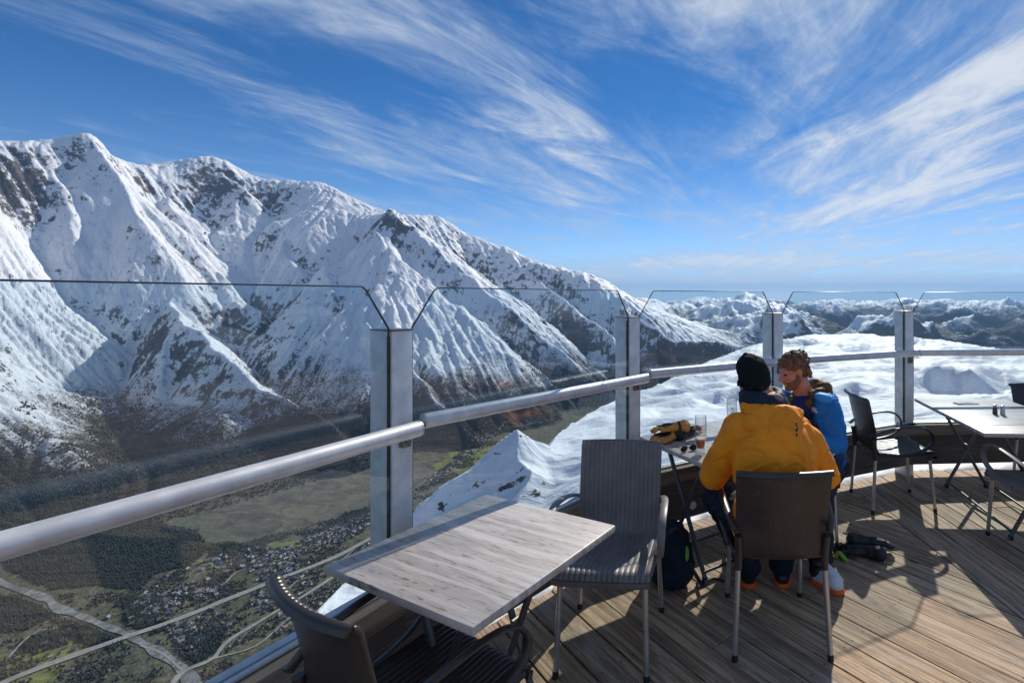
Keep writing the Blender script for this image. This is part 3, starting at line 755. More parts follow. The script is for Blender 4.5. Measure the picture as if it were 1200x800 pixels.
for pts,lab in RAILS[1:]:
    r = thing('handrail', lab, 'handrail', pts[0], 0, 'aluminium handrail tubes')
    o = Vector(pts[0]); pp = [Vector(p)-o for p in pts]
    bm = bmesh.new(); tube(bm,pp,.030,24,caps=False); obj('tube', bm, MT['alu_light'], r)
    for a,b in ((pp[0],pp[1]),(pp[-1],pp[-2])):
        bm = bmesh.new(); t = (a-b).normalized(); tube(bm,[a-t*.004,a+t*.004,a+t*.007],[.0305,.0305,.026],24); obj('end_cap', bm, MT['alu'], r)
PARLAB = {1:'weathered timber parapet under the left glass pane, knot in its board',2:'timber parapet behind the grey chair',3:'dark timber parapet behind the table with gloves',
          4:'dark timber parapet behind the black armchair facing right',5:'dark timber parapet behind the long right-hand table',0:'timber parapet left of the camera'}
def uvbox(bm, c, s, off):
    n0 = len(bm.faces); box(bm,c,s,bevel=.003)
for i in range(0,6):
    p,q = PST[i],PST[i+1]; d = (q-p).normalized(); L = (q-p).length; rz = math.atan2(d.y,d.x)
    r = thing('parapet', PARLAB[i], 'parapet', (p.x,p.y,0), rz, 'timber parapets under the glass')
    ov = .04
    def part(nm, c, s, mat, bev=.003):
        bm = bmesh.new(); box(bm,c,s,bevel=bev)
        o = obj(nm,bm,mat,r)
        set_uv(o.data, lambda v:(v.x+i*3.7, v.z*1.0+v.y*1.0+i*1.3+(.6 if nm!='board' else 0)))
        return o
    x0, x1 = (-ov if i else 0), L+ov
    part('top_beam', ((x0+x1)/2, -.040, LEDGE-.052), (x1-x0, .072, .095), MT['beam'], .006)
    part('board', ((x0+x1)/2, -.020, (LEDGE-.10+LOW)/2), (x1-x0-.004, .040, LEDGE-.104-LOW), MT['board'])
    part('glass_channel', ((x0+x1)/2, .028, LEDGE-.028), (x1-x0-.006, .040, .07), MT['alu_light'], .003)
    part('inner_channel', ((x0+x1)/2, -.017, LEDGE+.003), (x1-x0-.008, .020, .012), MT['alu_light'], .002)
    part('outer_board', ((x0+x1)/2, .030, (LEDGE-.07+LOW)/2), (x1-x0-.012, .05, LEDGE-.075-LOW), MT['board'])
for k,v in (('parapet',1),): pass

# the deck: boards in two fields that meet along a seam
def clip(poly, n, c):
    out = []
    for a,b in zip(poly, poly[1:]+poly[:1]):
        da, db = a.dot(n)-c, b.dot(n)-c
        if da >= 0: out.append(a)
        if (da >= 0) != (db >= 0): out.append(a+(b-a)*(da/(da-db)))
    return out
HALF = []
for i in range(0,7):
    d = bay_dir(i); n = Vector((d.y,-d.x)); HALF.append((n, PST[i].dot(n)-.10))
HALF += [(Vector((0,1)),-4.0),(Vector((-1,0)),-13.0),(Vector((1,0)),-2.6)]
seam_p = Vector(W(1172,704,0)); sd = Vector(W(1101,649,0))-seam_p; sd.normalize()
sn = Vector((sd.y,-sd.x))                                     # points to the right-hand field
me_uv, bd = [], []
bm = bmesh.new(); uvl = bm.loops.layers.uv.new('UVMap'); bl = bm.faces.layers.float.new('tmp')
rb = random.Random(3)
def lay(dirv, keep, pitch, phase, joint):
    nrm = Vector((-dirv.y,dirv.x)); k = -60
    while k < 80:
        k += 1
        c0 = k*pitch+phase; w = pitch-.007-rb.random()*.004
        cuts = sorted([-9.0]+[ -8+j*joint+rb.uniform(-.9,.9) for j in range(int(22/joint)+1)]+[15.5])
        for s0,s1 in zip(cuts[:-1],cuts[1:]):
            if s1-s0 < .2: continue
            poly = [dirv*(s0+.002)+nrm*c0, dirv*(s1-.002)+nrm*c0, dirv*(s1-.002)+nrm*(c0+w), dirv*(s0+.002)+nrm*(c0+w)]
            for n,c in HALF+keep:
                poly = clip(poly,n,c)
                if len(poly) < 3: break
            if len(poly) < 3: continue
            r = rb.random(); dz = rb.uniform(-.0025,.0025)
            cen = sum(poly, Vector((0,0)))/len(poly)
            top_ = [bm.verts.new((*(p+(cen-p).normalized()*.0025),0+dz)) for p in poly]
            mid_ = [bm.verts.new((*p,-.003+dz)) for p in poly]; bot = [bm.verts.new((*p,-.04)) for p in poly]
            fs = [bm.faces.new(top_)]; m = len(poly)
            for a in range(m):
                fs.append(bm.faces.new((mid_[a],mid_[(a+1)%m],top_[(a+1)%m],top_[a]))); fs.append(bm.faces.new((bot[a],bot[(a+1)%m],mid_[(a+1)%m],mid_[a])))
            for f in fs:
                f[bl] = r
                for l in f.loops:
                    v = Vector(l.vert.co.xy); l[uvl].uv = (v.dot(dirv), v.dot(nrm)-c0)
dirA = Vector(((262-CX)/F,1)).normalized(); dirB = sd.normalized()
if dirB.y < 0: dirB = -dirB
cs = seam_p.dot(sn)
lay(dirA, [(-sn,-cs+.003)], .168, -1.199+8*.168, 3.4); lay(dirB, [(sn,cs+.003)], .168, .05, 3.1)
me = bpy.data.meshes.new('deck'); bmesh.ops.recalc_face_normals(bm, faces=bm.faces)
vals = [f[bl] for f in bm.faces]; bm.to_mesh(me); bm.free()
at = me.attributes.new('board','FLOAT','FACE'); at.data.foreach_set('value', vals)
me.materials.append(MT['deck']); tag(link('deck', me), kind='structure')
bm = bmesh.new(); prism(bm, [(-2.4,-3.9),(12.9,-3.9),(12.9,3.2),(5.5,4.4),(3.8,4.7),(2.2,4.6),(.85,3.95),(-.2,3.2),(-1.03,1.98),(-1.66,.55),(-1.9,-1)], -.30,-.06)
tag(obj('deck_substructure', bm, simple('dark_joists',(.05,.042,.035),.9), None, smooth=False), kind='structure')
# screws in the boards
bm = bmesh.new(); dn = Vector((-dirA.y,dirA.x))
for k in range(-14,36):
    for s in np.arange(-3,6.5,.61):
        for off in (.03,.13):
            p = dirA*s+dn*(k*.168-1.199+off)
            if all(p.dot(n)-c > .18 for n,c in HALF) and p.dot(sn) < cs-.03 and p.y > .9:
                bmesh.ops.create_circle(bm, cap_ends=True, radius=.0045, segments=6, matrix=Matrix.Translation((p.x,p.y,.0034)))
tag(obj('deck_screws', bm, simple('dark_screw',(.03,.026,.022),.7), None, smooth=False), kind='structure')
# wind-packed snow bank just outside the deck
def snow_mat():
    m, nt = material('packed_snow'); tc = nt.add('ShaderNodeTexCoord').outputs['Object']
    n = nt.noise(tc, 9, 6, .6)
    nt.l.new(nt.mix(nt.smooth(n,.3,.7),(.76,.79,.84),(.86,.87,.89)), nt.b.inputs['Base Color']); nt.b.inputs['Roughness'].default_value = .6
    nt.l.new(nt.bump(nt.noise(tc,30,6,.7),.5,.01), nt.b.inputs['Normal']); return m
MT['snow'] = snow_mat()
bm = bmesh.new(); rows_ = []
seq = []
for i in range(2,7):
    a,b = PST[i],PST[i+1]
    for t in np.linspace(0,1,28)[:-1]: seq.append(a+(b-a)*t)
for j,p in enumerate(seq):
    q = seq[min(j+1,len(seq)-1)]; pv = seq[max(j-1,0)]; t = (q-pv).normalized(); n = Vector((-t.y,t.x)); row = []
    fade = min(1,j/20)
    for o,z in ((.055,-.05),(.07,-.012),(.12,.012),(.18,.02),(.27,.012),(.36,-.02),(.45,-.10),(.8*fade+.46,-.9),(1.2*fade+.5,-2.6)):
        c = p+n*o; z2 = z+.03*float(fbm(np.array([c.x*5]),np.array([c.y*5]),3,.5,2,77)[0])*(1 if o>.06 else .3)
        row.append(bm.verts.new((c.x,c.y,z2)))
    rows_.append(row)
for a,b in zip(rows_[:-1],rows_[1:]):
    for k in range(len(a)-1): bm.faces.new((a[k],a[k+1],b[k+1],b[k]))
tag(obj('snow_bank', bm, MT['snow'], None, angle=80), kind='structure')
# ================================================================== CHAIRS
def chair_shell_bm():
    prof = curve([(.246,.398),(.250,.425),(.236,.449),(.195,.458),(.08,.448),(-.06,.436),(-.15,.436),(-.196,.455),(-.222,.505),(-.243,.60),(-.268,.71),(-.289,.80),(-.300,.846),(-.312,.862),(-.326,.862),(-.334,.849)],6)
    prof = [Vector((p[0],p[1],0)) if len(p)==2 else p for p in prof]
    return prof
def curve2(ctrl, n): return [Vector((p.x,p.y)) for p in curve([(a,b,0) for a,b in ctrl], n)]
SH = curve2([(.244,.398),(.250,.425),(.236,.449),(.195,.458),(.08,.448),(-.06,.436),(-.15,.436),(-.196,.455),(-.222,.505),(-.243,.60),(-.268,.71),(-.289,.80),(-.300,.846),(-.312,.862),(-.326,.862),(-.334,.849)],6)
NR, TH = 18, .009
def shell_part(i0, i1, bm):
    n = len(SH); nw = NR*6+1
    def width(s):      # half width along the profile, a hair narrower at waist
        z = SH[s].y; y = SH[s].x
        return .214 if y > -.15 else .208+.006*max(0,(z-.5)/.36)
    top, bot = [], []
    for s in range(i0,i1):
        a = SH[max(s-1,0)]; b = SH[min(s+1,n-1)]; t = (b-a).normalized(); nm = Vector((-t.y,t.x))*-1
        if nm.y < 0 and SH[s].x > -.15 and s > 8: nm = -nm
        rt, rb_ = [], []
        w = width(s)
        for k in range(nw):
            f = k/(nw-1)*2-1; x = f*w
            rib = .0042*abs(math.sin(PI*NR*(k/(nw-1))))**.6
            z, y = SH[s].y, SH[s].x
            back = min(1,max(0,(z-.47)/.12)) if y < -.15 else 0
            seatb = 1-back
            bulge = (f*f)*.030*back
            dip = -(1-f*f)*.012*seatb*min(1,max(0,(.24-y)/.1))
            edge = (abs(f)**8)*.008*seatb
            # normal pointing to the sitter's side
            N = Vector((-t.y,t.x)); N = N if (N.y*seatb+N.x*back) > 0 else -N
            pt = Vector((x, y+bulge+N.x*rib, z+dip+edge+N.y*rib)); pb = Vector((x, y+bulge-N.x*TH, z+dip+edge-N.y*TH))
            if k in (0,nw-1): pt = (pt+pb)/2+Vector((0,0,0))
            rt.append(bm.verts.new(pt)); rb_.append(bm.verts.new(pb))
        top.append(rt); bot.append(rb_)
    for G,flip in ((top,0),(bot,1)):
        for a,b in zip(G[:-1],G[1:]):
            for k in range(nw-1):
                q = (a[k],a[k+1],b[k+1],b[k]); bm.faces.new(q[::-1] if flip else q)
    m = len(top)
    for a,b in ((top[0],bot[0]),(top[-1],bot[-1])):
        for k in range(nw-1): bm.faces.new((a[k],b[k],b[k+1],a[k+1]))
    for k in (0,nw-1):
        for s in range(m-1): bm.faces.new((top[s][k],top[s+1][k],bot[s+1][k],bot[s][k]))
SPLIT = min(range(len(SH)), key=lambda i:(SH[i]-Vector((-.196,.455))).length)
def make_chair(label, group, mat, at, heading):
    """heading: direction (world angle) the chair faces"""
    r = thing('armchair', label, 'chair', (at[0],at[1],0), heading-PI/2, group)
    bm = bmesh.new(); shell_part(0,SPLIT+1,bm); s = obj('seat', bm, mat, r, angle=50)
    bm = bmesh.new(); shell_part(SPLIT,len(SH),bm); b = obj('backrest', bm, mat, r, angle=50)
    for sx in (-1,1):
        bm = bmesh.new()
        path = curve([(sx*.205,-.262,.585),(sx*.228,-.20,.615),(sx*.247,-.08,.648),(sx*.255,.05,.664),(sx*.256,.14,.648),(sx*.255,.19,.600),(sx*.252,.195,.545),(sx*.244,.155,.497),(sx*.232,.07,.462),(sx*.218,-.06,.440)],6)
        tube(bm, path, .0085, 10, flat=2.1, up=None)
        obj('arm', bm, mat, r)
        # skirt that ties arm, seat edge and leg sockets
        bm = bmesh.new()
        tube(bm, [(sx*.205,-.20,.447),(sx*.212,-.06,.434),(sx*.213,.12,.437),(sx*.206,.225,.436)], .013, 10, flat=.8)
        tube(bm, [(sx*.197,-.218,.40),(sx*.196,-.222,.46),(sx*.2,-.238,.56)], .017, 10)
        tube(bm, [(sx*.186,.205,.395),(sx*.186,.203,.44)], .018, 10)
        obj('side_frame', bm, mat, r)
        for top,foot in (((sx*.196,-.216,.44),(sx*.216,-.247,.008)),((sx*.186,.203,.43),(sx*.1975,.243,.008))):
            bm = bmesh.new(); tube(bm,[top,foot],.0125,14); lg = obj('leg', bm, MT['leg'], r)
            bm = bmesh.new(); f = Vector(foot); t = (Vector(top)-f).normalized(); tube(bm,[f-Vector((0,0,.008)),f+t*.006,f+t*.022],[.0135,.0142,.0138],12); obj('foot_cap', bm, MT['rubber'] if sx else MT['rubber'], lg)
    return r
G = 'resin armchairs on the terrace'
deg = math.radians
make_chair('dark brown ribbed armchair at lower left, tucked under the nearest table', G, MT['brown'], (-.775,1.555), deg(90-32))
make_chair('grey ribbed armchair standing empty between the two tables, facing the camera', G, MT['grey'], (-.297,2.432), deg(-90-4))
make_chair('dark armchair the man in the orange jacket sits on, seen from behind', G, MT['brown'], (.489,2.551), deg(90))
make_chair('dark armchair the man in the blue jacket sits on', G, MT['black'], (.865,3.56), deg(-92))
make_chair('empty black armchair facing right, in sun beside the post', G, MT['black'], (1.735,4.08), deg(2))
make_chair('grey armchair cut off by the right edge, tucked under the long table', G, MT['grey'], (2.345,3.27), deg(88))
make_chair('dark armchair behind the far side of the long table, only its back showing', G, MT['black'], (3.17,4.22), deg(-90))

# ================================================================== TABLES
def make_table(label, at, rz, lx, ly, h=.74, leg=None, inset=.11, hs=(.2,.17)):
    r = thing('folding_table', label, 'table', (at[0],at[1],0), rz, 'folding terrace tables')
    bm = bmesh.new(); box(bm,(0,0,h-.014),(lx,ly,.028),bevel=.006); obj('tabletop', bm, MT['table'], r)
    bm = bmesh.new()
    box(bm,(0,ly/2-inset,h-.040),(lx*.8,.03,.022)); box(bm,(0,-ly/2+inset,h-.040),(lx*.8,.03,.022)); obj('under_frame', bm, leg, r)
    for s in (-1,1):
        for t in (-1,1):
            y = s*(ly/2-inset)+(t*.014)
            bm = bmesh.new(); tube(bm, curve([(-t*hs[0],y,h-.05),(-t*hs[0]*.9,y,h-.09),(t*hs[1]*.92,y,.05),(t*hs[1],y,.012)],5), .0135, 12)
            lg = obj('leg', bm, leg, r)
            bm = bmesh.new(); tube(bm,[(t*hs[1],y,0),(t*hs[1]*.99,y,.03)],.0165,12); obj('foot_cap', bm, MT['rubber'], lg)
        bm = bmesh.new(); tube(bm,[(.0,s*(ly/2-inset)-.022,.37),(.0,s*(ly/2-inset)+.022,.37)],.009,8); obj('pivot_bolt', bm, MT['bolt'], r)
    for t in (-1,1):
        bm = bmesh.new(); tube(bm,[(t*hs[1]*.95,-(ly/2-inset),.055),(t*hs[1]*.95,(ly/2-inset),.055)],.009,10); obj('stretcher', bm, leg, r)
    return r
T1 = make_table('nearest table, empty, bleached grey top with the rail shadow across it', (-.700,1.863), deg(-27), .70, .70, leg=MT['darkmetal'], inset=.18, hs=(.16,.10))
T2 = make_table('small table of the two men, carrying gloves and beer glasses', (.263,3.207), deg(35.3-90), .70, .70, leg=MT['darkmetal'])
T3 = make_table('long grey table at the right edge with salt and pepper on it', (2.47,3.92), deg(-4), .78, 1.16, leg=MT['darkmetal'])

# ================================================================== REMESHED SOFT SHAPES
def ell(bm, c, r, rot=(0,0,0), seg=20):
    M = Matrix.Translation(c) @ Euler(rot).to_matrix().to_4x4() @ Matrix.Diagonal((*r,1))
    bmesh.ops.create_uvsphere(bm, u_segments=seg, v_segments=seg//2+2, radius=1, matrix=M)
def cap(bm, a, b, ra, rb, flat=1.0, up=None, seg=16):
    """closed tapered capsule from a to b"""
    a, b = Vector(a), Vector(b); d = b-a; L = d.length; t = d/L
    u = Vector(up) if up is not None else (Vector((0,0,1)) if abs(t.z)<.9 else Vector((1,0,0)))
    n = (u-t*u.dot(t)).normalized(); q = t.cross(n)
    rings = []
    for k in range(5): an = -PI/2+PI/2*(k+.35)/5; rings.append((a+t*ra*math.sin(an), ra*math.cos(an)))
    for k in range(5): f = k/4; rings.append((a+d*f, ra+(rb-ra)*f))
    for k in range(5): an = PI/2*(k+.65)/5; rings.append((b+t*rb*math.sin(an), rb*math.cos(an)))
    R = [[bm.verts.new(c+n*math.cos(2*PI*k/seg)*r+q*math.sin(2*PI*k/seg)*r*flat) for k in range(seg)] for c,r in rings]
    for x,y in zip(R[:-1],R[1:]):
        for k in range(seg): bm.faces.new((x[k],x[(k+1)%seg],y[(k+1)%seg],y[k]))
    bm.faces.new(R[0][::-1]); bm.faces.new(R[-1])
def chain(bm, pts, flat=1.0, up=None):
    for (a,ra),(b,rb) in zip(pts[:-1],pts[1:]): cap(bm,a,b,ra,rb,flat,up)
def soft(name, bm, mat, parent=None, voxel=.008, smooth=6, folds=None, factor=.5, origin=None):
    bmesh.ops.recalc_face_normals(bm, faces=bm.faces)
    if origin is not None: bmesh.ops.translate(bm, verts=bm.verts, vec=-Vector(origin))
    me = bpy.data.meshes.new('tmp'); bm.to_mesh(me); bm.free()
    o = bpy.data.objects.new('tmp', me); COL.objects.link(o)
    m = o.modifiers.new('r','REMESH'); m.mode = 'VOXEL'; m.voxel_size = voxel
    m = o.modifiers.new('s','SMOOTH'); m.factor = factor; m.iterations = smooth
    dg = bpy.context.evaluated_depsgraph_get(); dg.update()
    out = bpy.data.meshes.new_from_object(o.evaluated_get(dg)); out.name = name
    bpy.data.objects.remove(o); bpy.data.meshes.remove(me)
    if folds is not None:
        n = len(out.vertices); co = np.empty(n*3,np.float32); out.vertices.foreach_get('co',co); co = co.reshape(-1,3)
        no = np.empty(n*3,np.float32); out.vertex_normals.foreach_get('vector', no); no = no.reshape(-1,3)
        co = co+no*folds(co)[:,None]
        if getattr(folds,'clamp',None) is not None:      # cloth rests against the backrest of its chair
            ymin = .101-.206-(co[:,2]-.505)*.229; m_ = (co[:,2]<.875)&(co[:,2]>.40)&(np.abs(co[:,0])<.23); co[:,1] = np.where(m_, np.maximum(co[:,1], ymin), co[:,1])
        out.vertices.foreach_set('co', co.astype(np.float32).ravel())
    out.polygons.foreach_set('use_smooth',[True]*len(out.polygons)); out.materials.clear(); out.materials.append(mat)
    out.update()
    return link(name, out, parent)
def fold_fn(amp, scale, seed, stretch=(1,1,1), amp2=.0):
    def f(co):
        x,y,z = co[:,0]*stretch[0],co[:,1]*stretch[1],co[:,2]*stretch[2]
        a = x+.6*y; b = z+.45*y-.2*x
        wa = a+.05*pnoise(a*9,b*9,seed+5); wb = b+.05*pnoise(a*9,b*9,seed+6)
        r = ridged(wa*scale, wb*scale*1.7, 3, .5, 2.1, seed)-.45
        c_ = np.abs(pnoise(wa*scale*1.3+wb*scale*.9, wb*scale*2.2-wa*scale*.4, seed+17)); r = r-.55*np.exp(-(c_/.07)**2)+.25
        s = fbm(a*scale*.4,b*scale*.4,3,.5,2,seed+9)
        return amp*r+amp*.9*s+amp2*pnoise(a*60,b*60,seed+3)
    return f
def cloth(name, col, rough=.7, sheen=.0, bscale=500, bstr=.15, var=.12):
    m, nt = material(name); tc = nt.add('ShaderNodeTexCoord').outputs['Object']
    n = nt.noise(tc, 7, 5, .6)
    nt.l.new(nt.mix(nt.smooth(n,.3,.7), [x*(1-var) for x in col], [min(1,x*(1+var)) for x in col]), nt.b.inputs['Base Color'])
    nt.b.inputs['Roughness'].default_value = rough; nt.b.inputs['Specular IOR Level'].default_value = .3
    h = nt.math('ADD', nt.math('MULTIPLY', nt.noise(tc,bscale,2,.5), .3), nt.noise(tc, 28, 5, .65, .6))
    nt.l.new(nt.bump(h, bstr, .004), nt.b.inputs['Normal']); return m
MT['orange'] = cloth('orange_shell_fabric', (.92,.285,.009), .62, bstr=.35)
MT['orange2'] = cloth('deep_orange_lining', (.75,.13,.01), .7)
MT['blue'] = cloth('blue_shell_fabric', (.008,.16,.47), .55, bstr=.35)
MT['blue_dark'] = cloth('navy_shell_fabric', (.008,.035,.16), .6)
MT['blue_light'] = cloth('light_blue_patch', (.03,.30,.70), .55)
MT['tee'] = cloth('royal_blue_knit', (.008,.028,.14), .85)
MT['navy'] = cloth('navy_trouser_fabric', (.006,.014,.028), .75)
MT['knit'] = cloth('black_ribbed_knit', (.008,.012,.013), .95, bscale=260, bstr=.6)
MT['down'] = cloth('navy_down_collar', (.012,.018,.035), .6, bstr=.5)
MT['plaid'] = cloth('pale_checked_scarf', (.22,.19,.20), .9)
MT['olive'] = cloth('brown_down_lining', (.115,.07,.028), .6, bstr=.5, var=.3)
MT['tan'] = simple('tan_leather', (.58,.27,.045), .55, var=.25, vscale=30, bump=.3, bscale=90, bdist=.003)
MT['gblack'] = simple('black_glove_fabric', (.012,.014,.016), .6, var=.3, vscale=20, bump=.3, bscale=120, bdist=.002)
MT['bootblack'] = simple('black_boot_shell', (.012,.015,.02), .4, var=.3, vscale=30)
MT['bootwhite'] = simple('white_boot_leather', (.62,.64,.68), .45, var=.06, vscale=20)
MT['bootorange'] = simple('orange_boot_sole', (.75,.12,.015), .55)
MT['lime'] = simple('lime_green_strap', (.20,.42,.03), .6)
def skin_mat():
    m, nt = material('skin'); tc = nt.add('ShaderNodeTexCoord').outputs['Object']
    n = nt.noise(tc, 16, 5, .6)
    nt.l.new(nt.mix(nt.smooth(n,.35,.65), (.42,.185,.12), (.55,.27,.185)), nt.b.inputs['Base Color'])
    nt.b.inputs['Roughness'].default_value = .5; nt.b.inputs['Subsurface Weight'].default_value = .12
    nt.b.inputs['Subsurface Radius'].default_value = (.02,.008,.004)
    nt.l.new(nt.bump(nt.noise(tc,180,4,.6),.2,.001), nt.b.inputs['Normal']); return m
MT['skin'] = skin_mat()
def hair_mat(name, a, b):
    m, nt = material(name); tc = nt.add('ShaderNodeTexCoord').outputs['Object']
    n = nt.noise(nt.vmath('MULTIPLY',tc,(1,1,.6)), 70, 6, .7, 1.5)
    nt.l.new(nt.mix(nt.smooth(n,.35,.65), a, b), nt.b.inputs['Base Color']); nt.b.inputs['Roughness'].default_value = .55
    nt.l.new(nt.bump(n,.9,.006), nt.b.inputs['Normal']); return m
MT['hair'] = hair_mat('brown_curly_hair', (.045,.024,.012), (.24,.14,.07))
MT['beard'] = hair_mat('short_beard', (.10,.045,.028), (.26,.13,.08))
MT['hairdark'] = hair_mat('dark_hair', (.01,.007,.006), (.03,.02,.015))

def hand_shape(bm, wrist, fwd, palm_n, side, size=1.0, curl=.5):
    """palm, four bent unequal fingers and a thumb leaving the side of the palm"""
    w = Vector(wrist); f = Vector(fwd).normalized(); n = Vector(palm_n); n = (n-f*n.dot(f)).normalized(); s = f.cross(n)*side
    S = size
    for k in range(4):
        o = s*(.030-.020*k)*S
        cap(bm, w+o*.75+f*.015*S, w+o+f*.085*S, .014*S, .0125*S)
    for k,(l,c) in enumerate(((.074,.9),(.082,1.0),(.076,1.05),(.060,1.15))):
        o = s*(.030-.020*k)*S; p = w+o+f*.088*S; d = (f+n*.15).normalized(); a = curl*c
        for j,q in enumerate((.46,.30,.24)):
            nx = p+d*l*q*S; cap(bm, p, nx, (.0092-.0009*j)*S, (.0086-.0009*j)*S, seg=10); p = nx
            d = (d*math.cos(a)+(n*1.0-f*0)*math.sin(a)).normalized()
    p = w+s*.026*S+f*.022*S; d = (s*.8+f*.7+n*.3).normalized()
    for j,(q,rr) in enumerate(((.038,.0125),(.030,.0105),(.024,.0092))):
        nx = p+d*q*S; cap(bm,p,nx,rr*S,(rr-.001)*S,seg=10); p = nx; d = (d+n*.25*curl+f*.35-s*.25).normalized()
def glove(name, at, rz, mat, backmat, label, cat, group, s=1.15, tilt=0.0, curl=.35, extra=None):
    bm = bmesh.new()
    for k,(y,l) in enumerate(((.038,.050),(.013,.060),(-.012,.056),(-.036,.042))):
        chain(bm,[((.03,y*.8,.036),.021),((.078,y,.037),.0175),((.078+l*.6,y*1.08,.032),.016),((.078+l,y*1.1,.018),.0145)])
    chain(bm,[((.0,.036,.030),.020),((.035,.062,.026),.018),((.072,.066,.020),.0155)])
    chain(bm,[((-.10,0,.040),.045),((-.05,0,.036),.036),((.02,0,.034),.034)],1.2)
    ell(bm,(.03,0,.035),(.065,.054,.030))
    o = soft(name,bm,mat,None,.005,5,fold_fn(.004,18,3))
    o.location = at; o.rotation_euler = (tilt,0,rz); o.scale = (.86,.86,.86) if name == 'glove' and mat is MT['tan'] else (1,1,1); tag(o,label,cat,group)
    bm = bmesh.new()
    for k in range(4):
        y = (.038,.013,-.012,-.036)[k]; cap(bm,(.02,y*.9,.050),(.090,y*1.05,.046),.013,.011,seg=10)
    ell(bm,(.02,0,.060),(.045,.040,.010)); soft('back_panel',bm,backmat,o,.0045,3)
    bm = bmesh.new(); tube(bm,[(-.068,0,.038),(-.05,0,.037)],.0405,18,flat=1.22); obj('cuff_strap',bm,MT['gblack'],o)
    return o
# ================================================================== PEOPLE
V = Vector
def shrink(bm, n0, c, k):
    bm.verts.ensure_lookup_table()
    for v in bm.verts[n0:]: v.co = c+(v.co-c)*k
def boot(parent, heel, toe, upper, sole, shaft_top, name='boot'):
    heel, toe = V(heel), V(toe); d = (toe-heel).normalized(); s = V((-d.y,d.x,0))
    bm = bmesh.new()
    chain(bm,[(heel+d*.045+V((0,0,.055)),.046),(heel+d*.15+V((0,0,.058)),.047),(toe-d*.045+V((0,0,.048)),.040)],1.0)
    if upper is not MT['bootwhite']:
        chain(bm,[(heel+d*.05+V((0,0,.07)),.050),(V(shaft_top),.062)],1.0)
    cap(bm,heel+d*.09+V((0,0,.10)),heel+d*.16+V((0,0,.07)),.038,.034)
    b = soft(name,bm,upper,parent,.007,5,fold_fn(.003,14,8))
    if upper is MT['bootwhite']:
        bm = bmesh.new(); chain(bm,[(heel+d*.04+V((0,0,.075)),.053),(V(shaft_top),.064)],1.0); soft('shaft',bm,MT['bootblack'],b,.007,4,fold_fn(.003,14,8))
    bm = bmesh.new()
    chain(bm,[(heel+d*.04+V((0,0,.016)),.050),(heel+d*.15+V((0,0,.016)),.047),(toe-d*.042+V((0,0,.016)),.044)],1.0)
    for v in bm.verts: v.co.z = max(.001,min(.030,v.co.z))
    soft('sole',bm,sole,b,.006,2)
    bm = bmesh.new()
    for k,(h,r) in enumerate(((.11,.056),(.155,.060))):
        c = heel+d*.055+V((0,0,h)); tube(bm,[c+V((0,0,-.008)),c+V((0,0,.008))],r,18)
    soft('buckle_strap',bm,MT['gblack'],b,.006,2)
    return b

